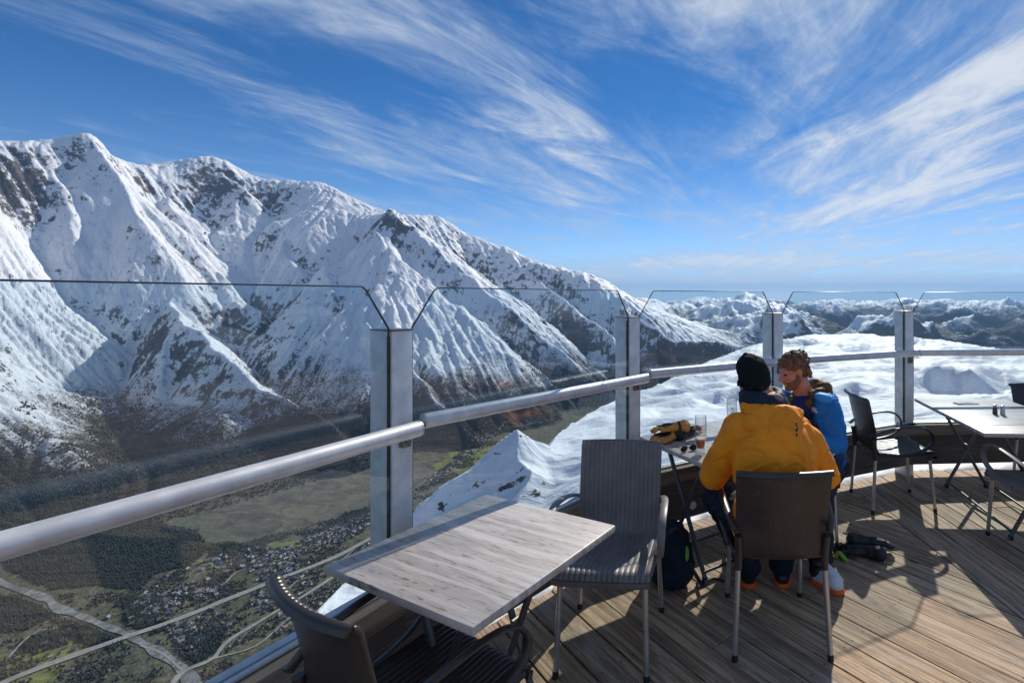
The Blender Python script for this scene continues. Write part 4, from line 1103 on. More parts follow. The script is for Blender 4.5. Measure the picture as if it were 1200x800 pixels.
def orange_man():
    root_at = V((.49,2.45,0)); label = 'man in orange ski jacket and black knit cap, seated, seen from behind'
    def clampf(f):
        def g(co):
            return f(co)
        g.clamp = (2.551-2.45)
        return g
    pelvis, chest, neck = V((.49,2.50,.55)), V((.485,2.51,.90)), V((.47,2.545,1.105))
    head = V((.398,2.585,1.235)); shl, shr = V((.318,2.50,.985)), V((.650,2.50,.935))
    ell_, elr = V((.200,2.60,.735)), V((.768,2.59,.735)); wl, wr = V((.28,2.83,.79)), V((.62,2.84,.79))
    kl, kr = V((.235,2.83,.53)), V((.66,2.85,.52)); al, ar = V((.425,2.90,.14)), V((.612,2.92,.14))
    hl, hr = V((.40,2.51,.52)), V((.58,2.51,.52))
    bm = bmesh.new()        # the body under the clothes, one surface
    chain(bm,[(pelvis,.13),(V((.49,2.50,.72)),.105),(chest,.12),(neck+V((0,0,-.03)),.06),(neck+V((-.02,.01,.04)),.052),(head+V((.01,-.01,-.06)),.055)])
    cap(bm,hl,hr,.095,.095)
    for sh,el,w in ((shl,ell_,wl),(shr,elr,wr)):
        cap(bm,chest+V((0,0,.08)),sh,.07,.055); chain(bm,[(sh,.050),(el,.038),(w,.028)])
    for h,k,a in ((hl,kl,al),(hr,kr,ar)): chain(bm,[(h,.085),(k,.058),(k*.5+a*.5,.052),(a,.040)])
    fd = V((-.62,.75,-.15)).normalized()
    n0 = len(bm.verts)
    ell(bm,head+V((0,0,.01)),(.074,.090,.105),(0,0,math.atan2(fd.y,fd.x)-PI/2)); ell(bm,head+fd*.035+V((0,0,-.06)),(.052,.052,.058))
    cap(bm,head+fd*.085+V((0,0,.0)),head+fd*.108+V((0,0,-.03)),.011,.016)
    shrink(bm,n0,head,.86)
    hand_shape(bm,wl,(.75,.6,.02),(0,0,-1),1,1.0,.35); hand_shape(bm,wr,(-.7,.6,.02),(0,0,-1),-1,1.0,.35)
    p = soft('person',bm,MT['skin'],None,.0062,2,origin=root_at); p.location = root_at
    tag(p,label,'person')
    def kid(name,bm,mat,vox=.008,sm=6,folds=None):
        o = soft(name,bm,mat,p,vox,sm,folds,origin=root_at); return o
    # jacket with sleeves
    bm = bmesh.new()
    chain(bm,[(V((.49,2.52,.545)),.155),(V((.49,2.50,.68)),.155),(V((.488,2.475,.82)),.165),(V((.485,2.49,.93)),.165),(V((.475,2.52,1.02)),.125),(V((.465,2.54,1.085)),.085)],.82 if False else 1.0)
    ell(bm,(.485,2.455,.84),(.205,.135,.24),(.12,0,0)); ell(bm,(.485,2.50,.985),(.20,.115,.10),(.1,0,0)); ell(bm,(.49,2.50,.60),(.20,.15,.12))
    for sh,el,w,sg in ((shl,ell_,wl,-1),(shr,elr,wr,1)):
        cap(bm,V((.485,2.50,.985)),sh+V((0,0,.0)),.10,.082)
        chain(bm,[(sh,.082),(sh*.5+el*.5+V((sg*.008,0,0)),.072),(el+V((0,0,.0)),.067),(el*.5+w*.5,.060),(w,.050)])
    # loose hem and puffed sleeve fold
    ell(bm,(.335,2.40,.56),(.06,.085,.10)); 
    jf = clampf(fold_fn(.0105,5.6,17,(1,1,.75),.0006)); jf.clamp = True
    j = kid('ski_jacket',bm,MT['orange'],.008,5,jf)
    bm = bmesh.new(); chain(bm,[(V((.305,2.40,.62)),.030),(V((.30,2.395,.53)),.024),(V((.303,2.40,.47)),.014)],.5); soft('drawcord_flap',bm,MT['orange2'],j,.005,3,origin=root_at)
    # hood hanging on the back
    bm = bmesh.new()
    ell(bm,(.468,2.435,1.035),(.150,.075,.075),(-.2,0,.03)); ell(bm,(.478,2.385,.985),(.125,.060,.080),(-.28,0,.06)); ell(bm,(.482,2.362,.945),(.108,.042,.052),(-.3,0,.05))
    cap(bm,(.355,2.50,1.095),(.42,2.43,1.085),.036,.042); cap(bm,(.42,2.43,1.085),(.54,2.44,1.08),.042,.042); cap(bm,(.54,2.44,1.08),(.60,2.51,1.06),.042,.036)
    hd = soft('hood',bm,MT['orange'],j,.0065,3,fold_fn(.0065,8.5,23,(1,1,1),.0005),origin=root_at)
    # small vertical black mark at the hood's right side
    bm = bmesh.new()
    for k,(x,z,w_,h_) in enumerate(((.541,1.055,.006,.018),(.5405,1.030,.010,.014),(.540,1.010,.006,.016),(.545,1.040,.004,.02))):
        box(bm,(x+.018,2.330+(z-1.0)*.25,z),(w_,.003,h_),bevel=0,M=Matrix.Translation((0,0,0)))
    bmesh.ops.translate(bm,verts=bm.verts,vec=-root_at); mk = obj('logo_mark',bm,MT['gblack'],j)
    # trousers
    bm = bmesh.new(); cap(bm,hl,hr,.115,.115); ell(bm,(.49,2.51,.54),(.18,.13,.09))
    for h,k,a in ((hl,kl,al),(hr,kr,ar)): chain(bm,[(h,.112),(h*.5+k*.5,.098),(k,.082),(k*.5+a*.5,.078),(a+V((0,0,-.02)),.072)])
    kid('ski_trousers',bm,MT['navy'],.009,5,clampf(fold_fn(.010,6,31)))
    # collar, scarf, cap, hair
    bm = bmesh.new()
    for k in range(3):
        z = 1.092+.028*k; c = V((.452-.008*k,2.535+.008*k,z)); rr = .090-.006*k
        ring = [c+V((math.cos(t)*rr*1.12,math.sin(t)*rr,.008*math.sin(t*2))) for t in np.linspace(0,2*PI,17)]
        chain(bm,[(q,.027) for q in ring])
    kid('down_collar',bm,MT['down'],.007,4,fold_fn(.004,20,41))
    bm = bmesh.new(); chain(bm,[(V((.455,2.478,1.150)),.022),(V((.50,2.485,1.142)),.024),(V((.535,2.52,1.128)),.019)]); kid('checked_scarf',bm,MT['plaid'],.006,3,fold_fn(.004,26,43))
    bm = bmesh.new(); rzh = math.atan2(fd.y,fd.x)-PI/2
    ell(bm,head+V((.004,-.006,.032)),(.086,.101,.100),(0,0,rzh)); ell(bm,head+V((.006,-.008,-.02)),(.087,.099,.066),(0,0,rzh))
    cap(bm,head+V((-.005,0,.09)),head+V((-.022,.0,.120)),.052,.020)
    for k in range(14):
        t = 2*PI*k/14; c = head+V((math.cos(t)*.086,math.sin(t)*.096-.006,-.052)); cap(bm,c,c+V((0,0,.022)),.010,.010,seg=8)
    shrink(bm,0,head,.88)
    for v in bm.verts: v.co.x -= max(0,v.co.z-head.z)*.16
    def ribf(co):
        t = np.arctan2(co[:,1]-(head.y-root_at.y),co[:,0]-(head.x-root_at.x)); return .0012*np.sin(t*60)+.0045*fbm(co[:,0]*22+co[:,1]*9,co[:,2]*26,3,.5,2,51)
    kid('knit_cap',bm,MT['knit'],.005,5,ribf)
    bm = bmesh.new(); ell(bm,head+V((.012,-.020,-.05)),(.077,.080,.045),(0,0,rzh)); shrink(bm,0,head,.88); kid('hair',bm,MT['hairdark'],.006,3,fold_fn(.003,40,61))
    boot(p,(.425-.49,2.865-2.45,0),(.40-.49,3.14-2.45,0),MT['bootblack'],MT['bootorange'],(al-root_at)+V((0,0,.10)))
    boot(p,(.612-.49,2.885-2.45,0),(.64-.49,3.16-2.45,0),MT['bootblack'],MT['bootorange'],(ar-root_at)+V((0,0,.10)))
    return p

def blue_man():
    root_at = V((.955,3.45,0))
    f2 = V((-.75,-.66,0)).normalized(); l2 = V((-f2.y,f2.x,0))            # l2 = his left... (towards the camera side)
    l2 = V((.66,-.75,0)).normalized()
    pelvis, chest, neck = V((.955,3.45,.55)), V((.905,3.28,.86)), V((.825,3.175,1.025))
    head = V((.728,3.12,1.180)); shl, shr = neck+l2*.135+V((.0,.02,-.05)), neck-l2*.165+V((.0,.0,-.055))
    ell_, elr = V((.955,3.03,.76)), V((.77,3.46,.75)); wl, wr = V((.74,2.92,.79)), V((.56,3.36,.785))
    hl, hr = pelvis+V((.09,-.02,-.03)), pelvis+V((-.09,-.0,-.03))
    kl, kr = V((.845,2.99,.50)), V((.68,3.05,.50)); al, ar = V((.845,2.96,.14)), V((.66,3.06,.14))
    bm = bmesh.new()
    chain(bm,[(pelvis,.13),(pelvis*.5+chest*.5,.115),(chest,.125),(neck+V((.01,.005,-.03)),.065),(neck+V((-.03,-.01,.03)),.056),(head+V((.035,.01,-.05)),.054)])
    cap(bm,hl,hr,.10,.10)
    for sh,el,w in ((shl,ell_,wl),(shr,elr,wr)):
        cap(bm,chest+V((0,0,.09)),sh,.07,.055); chain(bm,[(sh,.052),(el,.040),(w,.030)])
    for h,k,a in ((hl,kl,al),(hr,kr,ar)): chain(bm,[(h,.085),(k,.058),(k*.5+a*.5,.052),(a,.040)])
    # head in profile, bowed a little: fd face direction, ud up of head, sd side
    fd = V((-.93,-.22,-.30)).normalized(); ud = V((-.30,-.05,.95)); ud = (ud-fd*ud.dot(fd)).normalized(); sd_ = fd.cross(ud)
    def H(f,s,u): return head+fd*f+sd_*s+ud*u
    R = Matrix((sd_,fd,ud)).transposed(); e = R.to_euler()
    def el(f,s,u,rf,rs,ru): ell(bm,H(f,s,u),(rs,rf,ru),e)
    n0 = len(bm.verts)
    el(-.012,0,.028,.095,.074,.088); el(.028,0,-.020,.066,.062,.082); el(.040,0,-.062,.050,.050,.048)     # cranium, face, jaw
    cap(bm,H(.078,-.032,.028),H(.078,.032,.028),.014,.014)                                                     # brow
    cap(bm,H(.088,0,.014),H(.116,0,-.022),.010,.0135); ell(bm,H(.104,.0,-.026),(.017,.012,.011),e)               # nose
    for s in (-1,1):
        ell(bm,H(.068,s*.032,-.010),(.022,.018,.016),e)                                                        # cheek
        chain(bm,[(H(-.006,s*.074,.018),.009),(H(-.020,s*.080,.010),.010),(H(-.016,s*.079,-.016),.009),(H(-.004,s*.074,-.026),.008)])   # ear
        chain(bm,[(H(-.006,s*.074,.018),.009),(H(.002,s*.073,-.004),.008),(H(-.004,s*.074,-.026),.008)])
    chain(bm,[(H(.088,-.020,-.050),.0075),(H(.098,0,-.049),.0085),(H(.088,.020,-.050),.0075)])               # upper lip
    chain(bm,[(H(.084,-.017,-.062),.0075),(H(.094,0,-.063),.009),(H(.084,.017,-.062),.0075)])
    cap(bm,H(.074,-.012,-.088),H(.074,.012,-.088),.018,.018)                                                   # chin
    shrink(bm,n0,head,.86)
    hand_shape(bm,wl,(-.9,-.1,.0),(0,0,-1),1,1.0,.35); hand_shape(bm,wr,(-.8,-.5,.0),(0,0,-1),-1,1.0,.35)
    p = soft('person',bm,MT['skin'],None,.0048,2,origin=root_at,factor=.4); p.location = root_at
    tag(p,'bearded man in blue ski jacket with curly brown hair, seated, looking down to the left','person')
    def kid(name,bm,mat,vox=.008,sm=6,folds=None,par=None): return soft(name,bm,mat,par or p,vox,sm,folds,origin=root_at)
    for s in (-1,1):
        bm = bmesh.new(); ell(bm,H(.076,s*.030,.008),(.012,.011,.010),e); shrink(bm,0,head,.86); kid('eye',bm,simple('eye_dark',(.03,.02,.018),.2),.0025,1)
    # hair: many curls over the skull
    bm = bmesh.new(); rg = random.Random(9)
    el(-.022,0,.050,.098,.084,.080); el(-.060,0,.0,.055,.074,.070)
    for k in range(230):
        t = rg.uniform(-PI,PI); q = rg.uniform(-.15,1.0); ph = math.acos(max(-1,min(1,q)))
        f = math.cos(t)*math.sin(ph); s = math.sin(t)*math.sin(ph); u = math.cos(ph)
        if f > .45 and u < .42: continue
        if abs(s) > .6 and u < .25 and f > -.35: continue
        c = H(-.022+f*.100,s*.084,.048+u*.082); rr = rg.uniform(.008,.021); c = c+V((rg.uniform(-1,1),rg.uniform(-1,1),rg.uniform(-.5,1.2)))*.008; ell(bm,c,(rr,rr*.8,rr*.7),(rg.uniform(0,3),rg.uniform(0,3),0),8)
    for k in range(70):
        u = rg.uniform(-.075,.03); t = rg.uniform(-1.25,1.25); c = H(-.05-math.cos(t)*.058,math.sin(t)*.078,u); rr = rg.uniform(.009,.015); ell(bm,c,(rr,rr,rr),(0,0,0),8)
    for k in range(16): ell(bm,H(.066+rg.uniform(-.01,.014),rg.uniform(-.055,.055),.078+rg.uniform(-.012,.012)),(.016,.016,.013),(0,0,0),8)
    shrink(bm,0,head,.87)
    kid('hair',bm,MT['hair'],.0036,1,fold_fn(.0034,75,71))
    bm = bmesh.new()      # beard along jaw, chin and lip
    for s in (-1,1):
        chain(bm,[(H(.002,s*.070,-.010),.008),(H(.012,s*.062,-.052),.019),(H(.040,s*.046,-.082),.022),(H(.068,s*.016,-.095),.022)])
        cap(bm,H(.060,s*.040,-.060),H(.035,s*.052,-.050),.014,.014)
        cap(bm,H(.094,s*.004,-.040),H(.084,s*.024,-.052),.0075,.0075)
        cap(bm,H(.074,s*.030,-.060),H(.072,s*.018,-.082),.012,.014)
    ell(bm,H(.076,0,-.094),(.026,.022,.020),e); ell(bm,H(.040,0,-.104),(.036,.036,.014),e)
    shrink(bm,0,head,.87)
    kid('beard',bm,MT['beard'],.004,2,fold_fn(.0015,70,73))
    # tee shirt front, jacket, lining, hood
    bm = bmesh.new(); chain(bm,[(chest+f2*.04+V((0,0,-.1)),.115),(chest+f2*.055+V((0,0,.04)),.105),(neck+f2*.03+V((0,0,-.055)),.078)])
    kid('sweater',bm,MT['tee'],.008,4,fold_fn(.004,14,81))
    bm = bmesh.new()
    chain(bm,[(pelvis-f2*.015+V((0,0,-.02)),.160),(pelvis*.5+chest*.5,.160),(chest-f2*.015+V((0,0,.02)),.155),(neck-f2*.045+V((0,0,-.075)),.10)])
    for s in (-1,1): ell(bm,chest+l2*s*.085+f2*.02+V((0,0,-.02)),(.115,.115,.21)); ell(bm,pelvis+l2*s*.08+V((0,0,.02)),(.12,.13,.13))
    for sh,el_,w,sg in ((shl,ell_,wl,1),(shr,elr,wr,-1)):
        cap(bm,chest+V((0,0,.10))+l2*sg*.06,sh,.095,.082)
        chain(bm,[(sh,.084),(sh*.5+el_*.5+V((.012,0,0)),.078),(el_,.072),(el_*.5+w*.5,.062),(w,.052)])
    j = kid('ski_jacket',bm,MT['blue'],.007,4,fold_fn(.008,7,91,(1,1,.8),.0005))
    # two-tone: navy lower panel, pale shoulder patch
    bm = bmesh.new(); chain(bm,[(chest+l2*.125+f2*.085+V((0,0,-.14)),.05),(chest+l2*.10+f2*.10+V((0,0,-.03)),.045)]); kid('chest_panel',bm,MT['blue_dark'],.007,4,None,j)
    bm = bmesh.new(); ell(bm,shl+V((-.012,-.02,.050)),(.062,.056,.034),(0,.3,0)); kid('shoulder_patch',bm,MT['blue_light'],.006,4,fold_fn(.003,20,93),j)
    bm = bmesh.new(); chain(bm,[(ell_+V((.0,-.02,-.06)),.05),(ell_+V((-.01,.10,-.16)),.075),(V((.965,3.24,.58)),.085)]); kid('jacket_hem',bm,MT['blue_dark'],.008,4,fold_fn(.006,12,95),j)
    bm = bmesh.new(); tube(bm,[ell_+V((-.035,-.055,-.02)),ell_+V((-.05,-.06,-.018))],.030,12); kid('cuff_tab',bm,MT['bootwhite'],.005,2,None,j)
    bm = bmesh.new()    # quilted collar of the lining, open at the front
    for k in range(4):
        z = -.055+.030*k; rr = .086-.003*k
        ring = []
        for t in np.linspace(.75,2*PI-.75,15):
            dv = f2*math.cos(t)+l2*math.sin(t); ring.append((neck+dv*rr*(1.0 if math.cos(t)>0 else 1.12)-f2*.02+V((0,0,z+ (0.0 if math.cos(t)<0 else -.02*math.cos(t)))),.021))
        chain(bm,ring)
    for s in (-1,1): chain(bm,[(neck+f2*.075+l2*s*.062+V((0,0,-.02)),.020),(chest+f2*.145+l2*s*.060+V((0,0,.06)),.020),(chest+f2*.15+l2*s*.055+V((0,0,-.08)),.018)])
    kid('down_lining',bm,MT['olive'],.006,2,fold_fn(.005,24,97))
    bm = bmesh.new()
    ell(bm,neck-f2*.110+V((0,0,.015)),(.090,.062,.075),(0,0,math.atan2(f2.y,f2.x)-PI/2)); ell(bm,neck-f2*.125+l2*.03+V((0,0,-.05)),(.085,.055,.06),(0,0,math.atan2(f2.y,f2.x)-PI/2))
    ell(bm,neck-f2*.09+l2*.055+V((0,0,.035)),(.055,.055,.05))
    kid('hood',bm,MT['olive'],.006,3,fold_fn(.009,13,99))
    # pale emblem on the chest: a thin-line running skeleton shape
    bm = bmesh.new()
    c0 = V(((955-CX)/F*3.0, 3.0, EYE-(481-HY)/F*3.0))
    def emb(pts,r=.0016): tube(bm,[V((x*1.25,0,z*1.25)) for x,z in pts],r*1.9,6)
    emb([(-.020,.008),(-.010,.004),(0,.006),(.010,.001),(.020,-.003)],.002)
    emb([(-.020,.008),(-.024,.012),(-.019,.013)]); emb([(-.006,.005),(-.012,-.006),(-.018,-.009)]); emb([(.002,.005),(.006,-.006),(.012,-.011)])
    emb([(0,.006),(.008,.012),(.016,.012)]); emb([(-.010,.004),(-.004,.012),(-.008,.016)])
    jd = j.data; best = None
    cl = c0-root_at
    # rest it on the cloth
    dg = bpy.context.evaluated_depsgraph_get(); dg.update()
    dirv = (c0-V((0,0,EYE))).normalized()
    hit, loc, nor, idx = j.ray_cast(V((0,0,EYE))-root_at, dirv) if False else (False,None,None,None)
    from mathutils.bvhtree import BVHTree
    bv = BVHTree.FromPolygons([v.co for v in jd.vertices],[tuple(q.vertices) for q in jd.polygons])
    loc,nor,_,_ = bv.ray_cast(V((0,0,EYE))-root_at, dirv)
    if loc is not None:
        Mx = (nor.to_track_quat('Z','Y').to_matrix().to_4x4()); 
        up = V((0,0,1)); zz = nor; xx = up.cross(zz).normalized(); yy = zz.cross(xx)
        Mb = Matrix.Translation(loc+nor*.002) @ Matrix((xx,zz*1.0,yy)).transposed().to_4x4()
        bmesh.ops.transform(bm, matrix=Mb, verts=bm.verts)
        obj('logo_mark',bm,simple('pale_blue_print',(.62,.74,.88),.6),j)
    else: bm.free()
    bm = bmesh.new(); cap(bm,hl,hr,.12,.12)
    for h,k,a in ((hl,kl,al),(hr,kr,ar)): chain(bm,[(h,.108),(h*.5+k*.5,.095),(k,.080),(k*.5+a*.5,.076),(a+V((0,0,-.01)),.070)])
    kid('ski_trousers',bm,MT['navy'],.009,5,fold_fn(.009,6,33))
    boot(p,V((.80,2.965,0))-root_at,V((.905,2.80,0))-root_at+V((.02,-.0,0)),MT['bootwhite'],MT['bootorange'],al-root_at+V((-.01,.01,.10)))
    boot(p,V((.68,3.12,0))-root_at,V((.60,2.86,0))-root_at,MT['bootblack'],MT['bootorange'],ar-root_at+V((0,0,.10)))
    return p
orange_man(); blue_man()

# ================================================================== SMALL THINGS
MT['bglass'] = beer_glass_mat('clear_drinking_glass', (.93,.95,.96))
MT['beer'] = simple('amber_beer', (.55,.12,.02), .1)
MT['foam'] = simple('beer_foam', (.75,.68,.52), .8, bump=.4, bscale=60, bdist=.002)
MT['print'] = simple('dark_glass_print', (.03,.03,.03), .6)
def beer_glass(at, label, fill):
    r = thing('beer_glass', label, 'glass', at, 0, 'beer glasses on the small table')
    bm = bmesh.new()
    prof = [(.0,.0),(.030,0),(.032,.003),(.0305,.010),(.0245,.022),(.0240,.030),(.0275,.05),(.0325,.10),(.0345,.16),(.0335,.20),(.0320,.218),(.0302,.218),(.0317,.198),(.0327,.16),(.0306,.10),(.0257,.052),(.0215,.034),(.0,.032)]
    lathe(bm, prof, 28); bmesh.ops.remove_doubles(bm,verts=bm.verts,dist=.0002); obj('vessel',bm,MT['bglass'],r)
    if fill:
        bm = bmesh.new(); lathe(bm,[(.0,.034),(.0208,.0355),(.0250,.053),(.0285,.08),(0,.08)],24); bmesh.ops.remove_doubles(bm,verts=bm.verts,dist=.0002); obj('beer',bm,MT['beer'],r)
        bm = bmesh.new(); lathe(bm,[(0,.0805),(.0285,.0805),(.0297,.090),(0,.091)],24); bmesh.ops.remove_doubles(bm,verts=bm.verts,dist=.0002); obj('foam',bm,MT['foam'],r)
    bm = bmesh.new()
    for k,(a,z,w_,h_) in enumerate(((0,.165,.9,.004),(0,.155,.5,.006),(.1,.142,.7,.004),(-.1,.13,.3,.008),(.25,.132,.3,.006))):
        th = -PI/2+a
        tube(bm,[(math.cos(th+t)*.0348,math.sin(th+t)*.0348,z) for t in np.linspace(-w_/2,w_/2,6)],h_/2*.8,6,flat=.15)
    obj('print_band',bm,MT['print'],r)
    return r
gx,gy = W(822,540,.74)
beer_glass((.152,2.93,.74),'tall beer glass with amber rest beside the gloves',True)
beer_glass((.385,3.42,.74),'empty beer glass behind the orange shoulder',False)
glove('glove',(-.035,3.185,.742),deg(212),MT['tan'],MT['gblack'],'tan leather work glove with black back, lower one on the table','glove','tan gloves',1.2)
glove('glove',(-.02,3.195,.790),deg(192),MT['tan'],MT['gblack'],'tan leather work glove with black back, upper one on the table','glove','tan gloves',1.15,.2)
glove('mitten',(.075,3.30,.742),deg(60),MT['gblack'],MT['gblack'],'black padded glove lying behind the tan gloves','glove',None,1.35)
# sunglasses
r = thing('sunglasses','small black sunglasses lying beside the beer glass','sunglasses',(.085,2.975,.742),deg(30))
bm = bmesh.new()
for s in (-1,1): ell(bm,(s*.032,0,.016),(.027,.004,.018),(0,0,-s*.15),12)
obj('lens',bm,MT['gasket'],r)
bm = bmesh.new(); tube(bm,[(-.01,0,.02),(.01,0,.02)],.002,6)
for s in (-1,1): tube(bm,curve([(s*.058,.004,.024),(s*.062,.06,.018),(s*.05,.11,.004)],5),.002,6)
obj('frame',bm,MT['rubber'],r)
# salt and pepper, napkin
def shaker(at,label,mat):
    r = thing('shaker',label,'shaker',at,0,'salt and pepper shakers')
    bm = bmesh.new(); lathe(bm,[(0,0),(.017,0),(.018,.004),(.016,.045),(.013,.055),(0,.056)],16); bmesh.ops.remove_doubles(bm,verts=bm.verts,dist=.0002); obj('body',bm,mat,r)
    bm = bmesh.new(); lathe(bm,[(.0135,.0545),(.0145,.056),(.013,.070),(.006,.074),(0,.0745)],16); obj('lid',bm,MT['alu'],r)
sx,sy = W(1166,485,.74); shaker((sx,sy,.74),'pepper shaker with brown filling, left of the two on the long table',simple('pepper',(.09,.06,.03),.3))
sx,sy = W(1175,486,.74); shaker((sx,sy,.74),'pale salt shaker, right of the two on the long table',simple('salt',(.55,.55,.52),.3))
sx,sy = W(1132,473,.74)
bm = bmesh.new(); box(bm,(0,0,.004),(.19,.07,.004)); box(bm,(-.02,.01,.008),(.14,.06,.003),.2)
o = obj('folded_menu',bm,simple('paper',(.55,.55,.53),.8),None); o.location = (sx,sy,.741); o.rotation_euler = (0,0,.1); tag(o,'flat pale menu card lying on the far end of the long table','menu card')
# things on the deck
bx_,by_ = W(1012,652,0)
glove('glove',(bx_-.01,by_,.004),deg(150),MT['gblack'],MT['rubber'],'black ski glove on the deck, nearer the boot','glove','black gloves on the deck',1.5,.2,.6)
glove('glove',(bx_+.06,by_+.05,.03),deg(-10),MT['gblack'],MT['rubber'],'black ski glove on the deck, cuff towards the right','glove','black gloves on the deck',1.5,-.3,.5)
r = thing('strap_bundle','bundle of black straps and buckles with a lime tag beside the gloves','straps',(bx_-.14,by_+.0,0))
bm = bmesh.new()
for k in range(7):
    a = k*.9; pts = curve([(math.cos(a)*.05,math.sin(a)*.04,.01),(math.cos(a+1)*.06,math.sin(a+1)*.05,.05+.01*k%.03),(math.cos(a+2.2)*.05,math.sin(a+2.2)*.05,.035),(math.cos(a+3)*.02,math.sin(a+3)*.06,.012)],6)
    tube(bm,pts,.010,8,flat=.35)
obj('strap',bm,MT['gblack'],r)
bm = bmesh.new(); box(bm,(.0,.03,.06),(.05,.035,.015),.4,bevel=.004); box(bm,(.05,.0,.04),(.045,.03,.015),1.1,bevel=.004); obj('buckle',bm,MT['bootblack'],r)
bm = bmesh.new(); tube(bm,curve([(-.05,-.03,.01),(-.03,-.05,.05),(.0,-.06,.02),(.02,-.075,.006)],5),.012,8,flat=.3); obj('tag',bm,MT['lime'],r)
# backpack
bk = V((-.015,2.93,0)); 
bm = bmesh.new(); ell(bm,bk+V((0,0,.17)),(.12,.14,.19)); ell(bm,bk+V((.0,.0,.09)),(.13,.15,.10)); ell(bm,bk+V((.04,-.04,.13)),(.09,.10,.10))
p = soft('backpack',bm,MT['navy'],None,.009,5,fold_fn(.010,9,131),origin=bk); p.location = bk; tag(p,'dark navy backpack on the deck behind the grey chair','backpack')
bm = bmesh.new(); ell(bm,(.075,-.075,.20),(.022,.03,.055),(0,.1,.5)); soft('side_pocket',bm,MT['lime'],p,.006,3)
bm = bmesh.new(); tube(bm,curve([(-.03,-.13,.30),(-.02,-.17,.36),(.03,-.15,.38),(.06,-.10,.32)],6),.012,8,flat=.4); obj('strap',bm,MT['gblack'],p)
bm = bmesh.new(); tube(bm,curve([(.10,-.10,.16),(.17,-.12,.05),(.15,-.02,.012),(.24,.03,.010),(.30,.00,.010)],8),.012,8,flat=.35); obj('loose_strap',bm,MT['gblack'],p)
# white disc added for bright snow seen through a knothole in the board
d3 = bay_dir(3); n3 = V((d3.y,-d3.x)); c3 = V((.0,0)); t3 = ((812-CX)/F); 
# intersect the sight line with the board's inner face
a3 = PST[3]+n3*.041; tt = (a3.x-a3.y*t3)/(d3.y*t3-d3.x); pt = a3+d3*tt; zc = EYE-(592-HY)/F*pt.y
bm = bmesh.new(); ell(bm,(0,0,0),(.030,.008,.030),(0,0,0),16); o = soft('knothole_disc',bm,MT['snow'],None,.004,2,fold_fn(.001,40,5)); o.location = (pt.x,pt.y,zc); o.rotation_euler = (0,0,math.atan2(d3.y,d3.x))
tag(o,'round white disc added for bright snow seen through a knothole in the dark parapet board','knothole disc')
# ================================================================== THE VALLEY
TX, TY, TZ, TROWS, TU, TI0 = TERR
def ground(x, y):
    x = np.asarray(x,float); y = np.asarray(y,float)
    r = np.clip(np.interp(y, TROWS, np.arange(len(TROWS))),0,len(TROWS)-1.001); c = np.clip((x/y-TU[0])/(TU[1]-TU[0]),0,len(TU)-1.001)
    i = r.astype(int); j = c.astype(int); fr = r-i; fc = c-j; j = j+TI0
    return (TZ[i,j]*(1-fc)+TZ[i,j+1]*fc)*(1-fr)+(TZ[i+1,j]*(1-fc)+TZ[i+1,j+1]*fc)*fr
WAYLIST = []
def ribbon(name, pxs, w, lift, mat, wob=0, step=25):
    WAYLIST.append((pxs, w*.5+(14 if name != 'lane' else 7)))
    P = [Vector(W(x,y,VAL)) for x,y in pxs]; L = [0]
    pp = curve([(p.x,p.y,0) for p in P], 8); out = [pp[0]]
    for p in pp[1:]:
        if (p-out[-1]).length > step: out.append(p)
    bm = bmesh.new(); prev = None
    for k,p in enumerate(out):
        t = (out[min(k+1,len(out)-1)]-out[max(k-1,0)]).normalized(); n = Vector((-t.y,t.x,0))
        ww = w*(1+wob*float(pnoise(np.array([k*.23]),np.array([1.7]),3)[0])); row = []
        for f in (-.5,-.25,0,.25,.5):
            q = p+n*ww*f; row.append(bm.verts.new((q.x,q.y,float(ground(q.x,q.y))+lift)))
        if prev:
            for a in range(4): bm.faces.new((prev[a],prev[a+1],row[a+1],row[a]))
        prev = row
    return tag(obj(name, bm, mat, None), kind='structure')
def gmat(name, a, b, sc_):
    m, nt = material(name); tc = nt.add('ShaderNodeNewGeometry').outputs['Position']
    n = nt.noise(nt.vmath('MULTIPLY',tc,(sc_,sc_*.6,sc_)), 1, 6, .65, 1.0)
    nt.l.new(nt.mix(nt.smooth(n,.4,.6), a, b), nt.b.inputs['Base Color']); nt.b.inputs['Roughness'].default_value = .85; return m
ribbon('river', [(-80,650),(-30,668),(0,679),(50,697),(69,711),(100,723),(126,734),(153,747),(188,765),(214,779),(230,800),(245,840)], 34, 2.5, gmat('gravel_river_bed',(.28,.27,.25),(.12,.115,.11),.022), .7)
MT['road'] = gmat('valley_road',(.36,.33,.29),(.26,.245,.22),.05)
ribbon('road', [(-60,826),(0,799),(77,772),(153,746),(215,723),(307,686),(383,657),(444,627),(500,594),(540,566),(575,540)], 36, 4.5, MT['road'])
ribbon('road', [(180,830),(199,799),(215,781),(249,768),(268,749),(318,719),(368,692),(420,655)], 20, 3.9, MT['road'], .3)
for pl in ([(215,781),(190,765),(165,757)],[(249,768),(300,752),(340,722)],[(230,690),(262,684),(280,668),(330,655)],[(330,700),(350,680),(380,672),(420,640)],[(10,770),(40,740),(70,735)]):
    ribbon('lane', pl, 8, 3.3, MT['road'], .3)
rv = np.random.default_rng(21)
WAYS = []
def clear(x, y):
    """True where neither road nor river passes"""
    k = np.ones(len(x),bool)
    for px_,w in WAYS:
        P = [(*W(a,b,VAL),0) for a,b in px_]; k &= poly_dist(np.asarray(x),np.asarray(y),P)[0] > w
    return k
